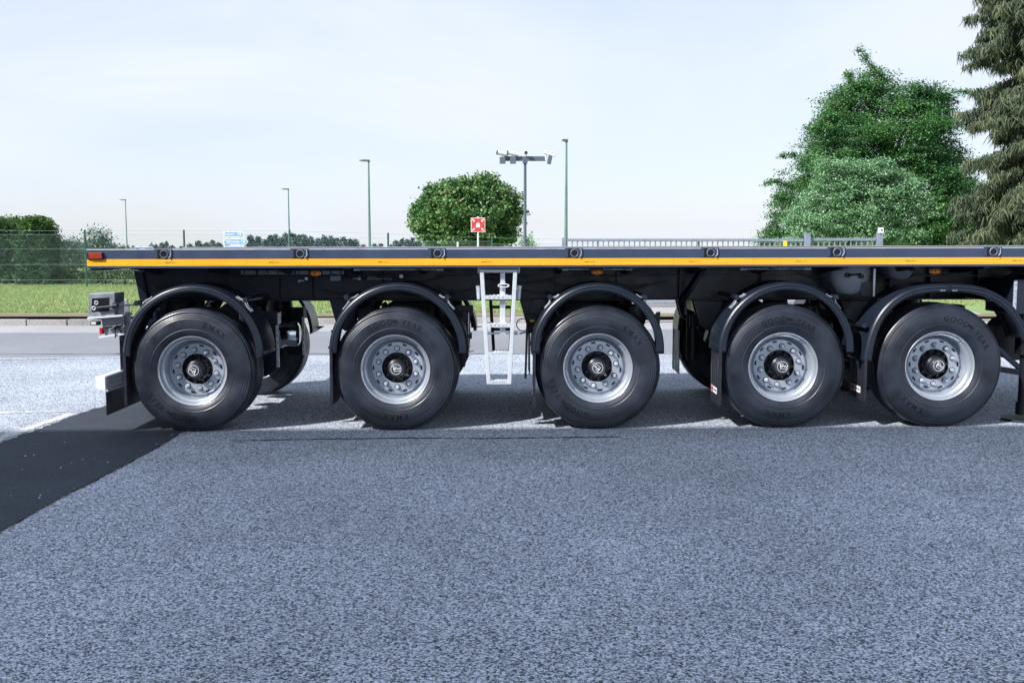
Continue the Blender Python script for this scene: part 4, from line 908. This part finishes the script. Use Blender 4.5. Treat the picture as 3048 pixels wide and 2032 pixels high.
# flap stickers
def sticker(pxa, pxb, pya, pyb, xe, txt):
    ya = 8.60; yb = 8.60
    z0, z1 = Z_(pyb, 8.8), Z_(pya, 8.8); x = xe-.0085
    y0, y1 = 8.66, 8.90
    o = MB().box(x-.0012, x, y0, y1, z0, z1).build('sticker', M['white'], T)
    oo = WO[o.as_pointer()]; MB().box(x-.0018, x-.0013, y1-.085, y1-.008, z0+.006, z1-.006).build('red_field', M['red'], o)
    t = text_obj('TRAILER', M['ink'], 'lettering', (z1-z0)*.52, o, .0004, fn=lambda a, b_, c: (-c, -a, b_))
    t.location = (x-.0018-oo[0], y0+.075-oo[1], (z0+z1)/2-oo[2]); wd = max(v.co.y for v in t.data.vertices)-min(v.co.y for v in t.data.vertices); t.scale = (1, .13/wd, 1)
sticker(0, 0, 1148, 1166, W(2140, 1048, 8.575)[0]+.014, 't'); sticker(0, 0, 1144, 1162, P5[0][0]+.014, 't'); sticker(0, 0, 1150, 1168, W(1585, 1055, 8.575)[0]+.014, 't')
# running gear
for i, (x, z) in enumerate(AX):
    MB().cyl((x, 8.98, z), (x, 10.67, z), .073, n=20).build('axle_beam', M['hub'], T, smooth=True)
    for yb, s in ((9.30, 1), (10.35, -1)):
        MB().beam((x-.52, yb, 1.00+K*x-.14), (x+.02, yb, z+.10), .08, .07).beam((x+.02, yb, z+.10), (x+.38, yb, z+.14), .08, .05).build('trailing_arm', M['navy'], T, bevel=.006)
        MB().prism([(x-.66, 1.06), (x-.40, 1.06), (x-.44, .84), (x-.52, .78), (x-.60, .84)], yb-.075, yb-.055).prism([(x-.66, 1.06), (x-.40, 1.06), (x-.44, .84), (x-.52, .78), (x-.60, .84)], yb+.055, yb+.075).build('hanger_bracket', M['navy'], T, bevel=.004)
        MB().lathe([(-.10,.001),(-.10,.08),(-.095,.12),(-.03,.135),(-.02,.115),(0,.125),(.05,.13),(.13,.12),(.14,.09),(.14,.001)], 28).v
        e_ = MB().lathe([(-.16,.001),(-.16,.08),(-.15,.12),(-.06,.135),(-.03,.112),(0,.125),(.07,.13),(.15,.12),(.16,.09),(.16,.001)], 28)
        e_.v = [(x+.36+a, yb+c, .86+b_) for a, b_, c in e_.v]; e_.build('air_bellows', M['hub'], T, smooth=True)
        MB().cyl((x-.30, yb+s*.14, .98), (x-.06, yb+s*.14, z+.04), .032, n=12).cyl((x-.27, yb+s*.14, .93), (x-.14, yb+s*.14, .68), .042, n=12).build('shock_absorber', M['hub'], T, smooth=True)
        MB().cyl((x-.20, yb-.0+s*.26, z+.12), (x-.34, yb+s*.26, z+.16), .085, n=20).cyl((x-.36, yb+s*.26, z+.165), (x-.48, yb+s*.26, z+.2), .075, n=20).build('brake_chamber', M['hub'], T, smooth=True)
    MB().box(x-.58, x-.48, 9.38, 10.27, .93, 1.03).build('suspension_crossbar', M['navy'], T, bevel=.005)
    for yb in (9.15, 10.5):
        MB().cyl((x+.2, yb, z+.05), (x-.5, yb, z+.09), .022, n=10).build('tie_rod', M['hub'], T, smooth=True)
# brackets between axles: hanger plates, slotted bars, polished tank
def plate(pts, Y, th, m, name='bracket_plate'): return MB().prism([W(px, py, Y) for px, py in pts], Y, Y+th).build(name, m, T, bevel=.002)
plate([(748,925),(824,925),(826,1092),(790,1120),(748,1100)], 9.22, .012, M['navy'])
plate([(852,914),(905,914),(906,1040),(896,1056),(856,1056)], 10.3, .012, M['hub'])
for px, ya, yb, Y in ((826, 968, 1093, 9.18), (903, 944, 1056, 9.9)):
    a, c = W(px-2.5, yb, Y), W(px+2.5, ya, Y); o = MB().box(a[0], c[0], Y, Y+.02, a[1], c[1]).build('slotted_bar', M['steel'], T)
    for k in range(6): zz = a[1]+(c[1]-a[1])*(k+.5)/6; MB().box((a[0]+c[0])/2-.003, (a[0]+c[0])/2+.003, Y-.002, Y-.0005, zz-.009, zz+.009).build('slot', M['hub'], o)
plate([(826,932),(836,928),(836,962),(826,968)], 9.17, .01, M['bright'], 'reflector_plate'); plate([(903,912),(911,911),(911,942),(903,943)], 9.88, .01, M['lensw'], 'reflector_plate')
xa, za = W(826, 994, 9.6); xb, zb_ = W(886, 990, 9.6); rr = .115
e_ = MB().lathe([(0,.001),(.0,rr*.7),(.015,rr*.93),(.04,rr),(.17,rr),(.2,rr*.93),(.215,rr*.7),(.22,.001)], 40); e_.v = [(xb-b_+.02, 9.6+a, za+c) for a, b_, c in e_.v]; o = e_.build('polished_air_tank', M['chrome'], T, smooth=True)
MB().cyl((xa-.04, 9.6, za-.01), (xa+.05, 9.6, za-.01), rr*1.04, n=32).build('tank_band', M['tank'], T, smooth=True)
MB().cyl((xb-.03, 9.50, za+.0), (xb-.03, 9.60, za), .035, n=14).build('tank_port', M['hub'], T, smooth=True)
plate([(1355,908),(1408,908),(1408,938),(1400,944),(1400,1000),(1396,1060),(1380,1092),(1358,1092)], 9.05, .012, M['hub']); plate([(1376,926),(1392,926),(1392,1056),(1384,1092),(1376,1092)], 8.98, .012, M['hub'])
a = W(1388, 998, 9.0); MB().cyl((a[0]-.02, 8.98, a[1]), (a[0]+.05, 8.98, a[1]), .028, n=14).build('valve', M['guard'], T, smooth=True)
a = W(1395, 930, 8.96); c = W(1391, 1055, 8.96); MB().box(a[0]-.004, a[0]+.004, 8.955, 8.96, c[1], a[1]).build('slotted_bar', M['steel'], T)
# bundle of valves and hoses in front of axle three, long bracket bar
plate([(1588,890),(1625,890),(1628,935),(1600,960),(1596,992),(1570,992),(1566,950),(1578,915)], 9.2, .03, M['navy'])
a = W(1583, 955, 9.1); MB().box(a[0]-.05, a[0]+.05, 9.05, 9.16, a[1]-.10, a[1]+.06).build('valve_block', M['hub'], T, bevel=.006)
a = W(1585, 955, 9.04); MB().box(a[0]-.022, a[0]+.018, 9.044, 9.048, a[1]-.010, a[1]+.010).build('yellow_label', M['yellow'], T)
a = W(1556, 966, 9.0); MB().tube([(a[0]+.055*math.cos(t*.42), 9.0+.01*math.sin(t), a[1]+.055*math.sin(t*.42)) for t in range(15)]+[(a[0]+.10, 9.04, a[1]+.02)], .005, 6).tube([(a[0]-.03, 9.0, a[1]-.08), (a[0]+.03, 9.0, a[1]-.065), (a[0]+.1, 9.05, a[1]-.06)], .006, 6).build('hose_loop', M['hub'], T, smooth=True)
a = W(1564, 1126, 9.0); c = W(1569, 975, 9.0); MB().beam((a[0], 9.0, a[1]), (c[0], 9.0, c[1]), .02, .02).build('hanging_bar', M['hub'], T)
plate([(1955,928),(1966,928),(1964,966),(1956,975),(1940,955)], 8.98, .012, M['navy'])
for px in (2042, 2109): plate([(px-4,912),(px+3,912),(px+3,938),(px-4,936)] if px < 2100 else [(px-4,928),(px+4,930),(px+4,964),(px-4,962)], 9.6, .008, M['gate'], 'reflector_plate')
a = W(2052, 975, 9.5); c = W(2052, 1070, 9.5); MB().cyl((a[0]+.03, 9.5, c[1]), (a[0]+.03, 9.5, a[1]), .055, n=20).cyl((a[0]+.03, 9.5, a[1]), (a[0]+.03, 9.5, a[1]+.12), .03, n=14).build('shock_absorber', M['hub'], T, smooth=True)
plate([(2044,932),(2130,932),(2130,1060),(2044,1050)], 10.2, .012, M['hub'])
# ladder (near side galvanised, far side the same, its shade painted on as black)
def ladder(Y, far=False):
    s = 1 if not far else -1; lx = W(1483, 970, YD0+.03)[0]
    def w(px, py): x, z = W(px, py, 8.60); return (x, z)
    o = MB(); pl = [w(1434, 806), w(1455, 1143)]; pr = [w(1534, 806), w(1516, 1143)]
    L = [MB().beam((p[0][0], Y, p[0][1]), (p[1][0], Y, p[1][1]), .034, .030, up=(0,1,0)) for p in (pl, pr)]
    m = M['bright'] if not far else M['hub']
    root = MB().cyl((pl[0][0]-.02, Y, pl[0][1]), (pr[0][0]+.02, Y, pr[0][1]), .016, n=12).build('ladder', m, T, smooth=True)
    for q in L: q.build('ladder_rail', m, root, bevel=.004)
    for pxa, pxb, py in ((1440,1527,884),(1445,1523,967),(1449,1519,1051),(1454,1515,1136)):
        a, c = w(pxa, py), w(pxb, py); r = MB().box(a[0]+.012, c[0]-.012, Y-.01, Y+.075*s, a[1]+.010, a[1]+.014).box(a[0]+.012, c[0]-.012, Y-.014, Y-.010, a[1]-.018, a[1]+.014).box(a[0]+.012, c[0]-.012, Y+.075*s-.002, Y+.075*s+.002, a[1]-.018, a[1]+.014)
        r.build('rung', m, root)
        n_ = 5
        if not far:
            for k in range(n_): xx = a[0]+.03+(c[0]-a[0]-.06)*(k+.5)/n_; MB().cyl((xx, Y+.03*s, a[1]+.014), (xx, Y+.03*s, a[1]+.020), .014, .009, n=10).cyl((xx, Y-.016, a[1]), (xx, Y-.014, a[1]), .008, n=8).build('grip_stud', M['steel'], root)
    if far: return
    a, c = w(1424, 797), w(1545, 797); b0_, b1_ = w(1424, 812)[1], w(1424, 796)[1]
    MB().tube([(a[0], Y, b0_), (a[0], Y, b1_-.004), (a[0]+.01, Y, b1_), (c[0]-.01, Y, b1_), (c[0], Y, b1_-.004), (c[0], Y, b0_)], .007, 8).build('hook_frame', m, root, smooth=True)
    z1, z2, z3 = w(1496, 812)[1], w(1496, 852)[1], w(1496, 990)[1]; x = w(1496, 900)[0]
    MB().box(x-.020, x+.020, Y+.03, Y+.065, z2, z1).build('guide_tube', M['steel'], root, bevel=.003); MB().box(x-.023, x+.023, Y+.026, Y+.028+.05, z3, z2-.0).build('slide_tube', m, root, bevel=.003)
    for pya, pyb in ((856,864),(898,915),(975,988)):
        a_, c_ = w(1496, pyb)[1], w(1496, pya)[1]; MB().box(x-.0235, x+.0235, Y+.0235, Y+.0255, a_, c_).build('tube_band', M['steel'], root)
    zz = w(1499, 850)[1]; xx = w(1499, 850)[0]; MB().tube([(xx+.045*math.cos(t)+(.0), Y-.005, zz+.014*math.sin(t)) for t in [k*math.tau/20 for k in range(20)]], .0055, 6, closed=True).box(xx-.028, xx+.012, Y-.004, Y+.028, zz+.008, zz+.034).build('handle', m, root, smooth=True)
    a, c = w(1452, 993), w(1534, 992); MB().cyl((a[0]-.008, Y+.045, a[1]), (c[0], Y+.045, c[1]), .009, n=10).cyl((c[0]-.01, Y+.045, c[1]), (c[0]+.02, Y+.045, c[1]), .016, n=8).box(x-.024, x+.024, Y+.02, Y+.07, a[1]-.018, a[1]+.022).build('pivot_rod', M['steel'], root, smooth=True)
    for px, tilt in ((1424,.010),(1545,-.014)):
        a, c = w(px, 851), w(px, 892); MB().cyl((a[0]-tilt*.4, Y+.05, a[1]), (c[0]+tilt*.4, Y+.05, c[1]), .020, .018, n=14).box(a[0]-.004, a[0]+(.04 if px < 1480 else -.04), Y+.045, Y+.055, a[1]-.03, a[1]-.022).build('ladder_socket', M['steel'], root, smooth=True)
ladder(8.60); ladder(11.02, True)
# rear: underrun beam, rubber skirt, lamp box
x0, z1 = W(276, 1120, 8.55); x1, z0 = W(314, 1164, 8.55)
MB().add([(x0+.0, 8.60, z0+.01),(x1, 8.55, z0),(x1, 8.55, z1),(x0, 8.60, z1-.008),(x0, 11.05, z0+.01),(x1, 11.10, z0),(x1, 11.10, z1),(x0, 11.05, z1-.008)],
         [(0,1,2,3),(1,5,6,2),(5,4,7,6),(4,0,3,7),(3,2,6,7),(0,4,5,1)]).build('underrun_beam', M['bright'], T, bevel=.004)
for k in range(3):
    zz = z0+(z1-z0)*(.18+.3*k); MB().box(x1+.001, x1+.008, 8.56, 11.09, zz, zz+.022).build('beam_rib', M['steel'], T, bevel=.002)
MB().box(x1-.002, x1+.020, 8.555, 11.095, z0-.008, z0+.010).build('beam_lip', M['steel'], T, bevel=.002)
zb_ = W(314, 1236, 8.55)[1]; MB().box(x1-.004, x1+.006, 8.56, 11.09, zb_, z0-.01).build('rubber_skirt', M['flap'], T)
for yb in (9.0, 10.6): MB().box(x1-.03, x1+.05, yb-.03, yb+.03, z0+.03, 1.0).build('beam_bracket', M['navy'], T, bevel=.004)
Yb = 8.72
def wb(px, py, Y=Yb): return W(px, py, Y)
a, c = wb(265, 948), wb(341, 873)
MB().prism([wb(265,874), wb(262,948), wb(268,950), wb(341,944), wb(341,872), wb(337,871)], Yb, Yb+.22).build('lamp_box', M['zincdark'], T, bevel=.004)
MB().prism([wb(274,888), wb(273,928), wb(325,926), wb(325,885)], Yb-.003, Yb-.001).build('lamp_box_recess', M['hub'], T)
MB().prism([wb(266,951), wb(367,940), wb(368,992), wb(310,999), wb(303,975), wb(299,952)], Yb+.02, Yb+.03).build('mounting_plate', M['zincdark'], T, bevel=.003)
MB().prism([wb(264,944), wb(369,936), wb(369,941), wb(264,950)], Yb-.03, Yb+.2).build('box_lip', M['bright'], T, bevel=.002)
MB().prism([wb(296,1001), wb(372,990), wb(372,996), wb(297,1008)], Yb-.02, Yb+.2).build('lower_lip', M['bright'], T, bevel=.002)
MB().prism([wb(341,905), wb(372,890), wb(384,950), wb(368,990), wb(345,960)], Yb+.05, Yb+.06).build('mounting_plate', M['zincdark'], T, bevel=.003)
a, c = wb(286, 916), wb(352, 910); MB().cyl((a[0], Yb-.03, a[1]), (c[0], Yb-.03, c[1]), .012, n=12).cyl((c[0]-.03, Yb-.03, c[1]), (c[0]+.005, Yb-.03, c[1]), .030, .030, n=18).build('lock_cylinder', M['guard'], T, smooth=True)
for px, py, r_ in ((293, 900, .014), (286, 916, .014)):
    a = wb(px, py); MB().tube([(a[0]+r_*math.cos(t), Yb-.045, a[1]+r_*math.sin(t)) for t in [k*math.tau/16 for k in range(16)]], .0045, 6, closed=True).build('ring', M['bright'], T, smooth=True)
a, c = wb(362, 909), wb(410, 906); MB().cyl((a[0]-.04, Yb-.03, a[1]), (c[0], Yb-.03, c[1]), .008, n=10).build('rod', M['guard'], T)
a, c = wb(273, 967), wb(298, 955); MB().box(a[0], c[0], Yb-.03, Yb+.02, a[1], c[1]).build('lamp_housing', M['hub'], T, bevel=.004); MB().box(a[0]+.010, c[0]-.022, Yb-.036, Yb-.031, a[1]+.006, c[1]-.006).build('number_plate_lamp', M['lensw'], T, bevel=.002)
a, c = wb(299, 994), wb(304, 975); MB().box(a[0]-.004, c[0], Yb-.012, Yb+.06, a[1], c[1]).build('red_reflector', M['red'], T, bevel=.002)
a, c = wb(317, 973), wb(366, 967); MB().cyl((a[0], Yb-.01, a[1]), (c[0], Yb-.01, c[1]), .013, n=10).cyl((a[0]+.07, Yb-.01, a[1]-.008), (a[0]+.1, Yb-.01, a[1]+.012), .022, n=10).tube([(a[0]+.08, Yb-.02, a[1]), (a[0]+.085, Yb-.03, a[1]-.05), (a[0]+.08, Yb-.02, a[1]-.09)], .005, 6).tube([(a[0]+.11, Yb-.02, a[1]), (a[0]+.14, Yb-.03, a[1]-.04), (a[0]+.13, Yb-.02, a[1]-.05), (a[0]+.12, Yb-.02, a[1]-.02)], .005, 6).build('lamp_cable', M['hub'], T, smooth=True)
MB().box(wb(372,900)[0], wb(400,900)[0], 9.1, 9.16, wb(0,960)[1], wb(0,905)[1]).build('rear_bracket', M['navy'], T)
# landing gear and toolbox at the right edge
YLg = 8.95; a = W(3048, 1240, YLg); x = W(3046, 1100, YLg)[0]; zg = gz(x)
MB().box(x-.06, x+.07, YLg-.06, YLg+.06, .60, 1.30).build('landing_leg', M['hub'], T, bevel=.006); MB().cyl((x, YLg, zg+.05), (x, YLg, .62), .035, n=16).cyl((x, YLg, zg+.05), (x, YLg, zg+.16), .05, n=16).build('inner_leg', M['hub'], T, smooth=True)
MB().cyl((x, YLg, zg+.002), (x, YLg, zg+.020), .185, .17, n=40).build('foot_plate', M['guard'], T, smooth=30)
p0, p1 = W(2992, 1052, 8.97), W(3026, 1102, 8.97); MB().beam((p0[0]-.1, 8.97, p0[1]+.07), (x, 8.97, p1[1]), .05, .04).beam((p0[0]-.1, 8.97, p1[1]+.02), (x, 8.97, p1[1]-.02), .05, .05).build('leg_brace', M['navy'], T, bevel=.003)
a, c = W(3012, 935, 8.66), W(3012, 832, 8.66); o = MB().box(a[0], a[0]+1.1, 8.66, 9.16, a[1], c[1]).build('tool_box', M['guard'], T, bevel=.006)
MB().box(a[0]+.003, a[0]+.03, 8.652, 8.659, a[1]+.01, c[1]-.01).build('edge_strip', M['steel'], o)
for k in range(5): zz = a[1]+.04+(c[1]-a[1]-.08)*k/4; MB().cyl((a[0]+.016, 8.645, zz), (a[0]+.016, 8.652, zz), .007, n=10).build('rivet', M['railtop'], o)
a = W(3020, 1005, 9.25); MB().cyl((a[0], 9.2, a[1]), (a[0], 9.45, a[1]), .20, n=36).build('spare_drum', M['hub'], T, smooth=30)
# ================================================================ warehouse behind the photographer: its shade covers the foreground
LS = 14.0; hW = LS*math.tan(SUN_EL); yW = 8.70-LS*SDY
wh = empty('warehouse', (-36, yW-10, 0)); tag(wh, 'grey clad warehouse standing behind the camera whose shade covers the near asphalt', 'building')
MB().box(-66, -5.6, yW-24, yW, -.1, hW-.35).build('wall', M['wall'], wh); MB().box(-66.05, -5.55, yW-24.05, yW+.0, hW-.35, hW).build('roof', M['roof'], wh)
for i in range(14):
    x = -9-i*4; MB().box(x-1.2, x+1.2, yW+.003, yW+.05, 2.2, 3.6).build('window', M['glass'], wh)
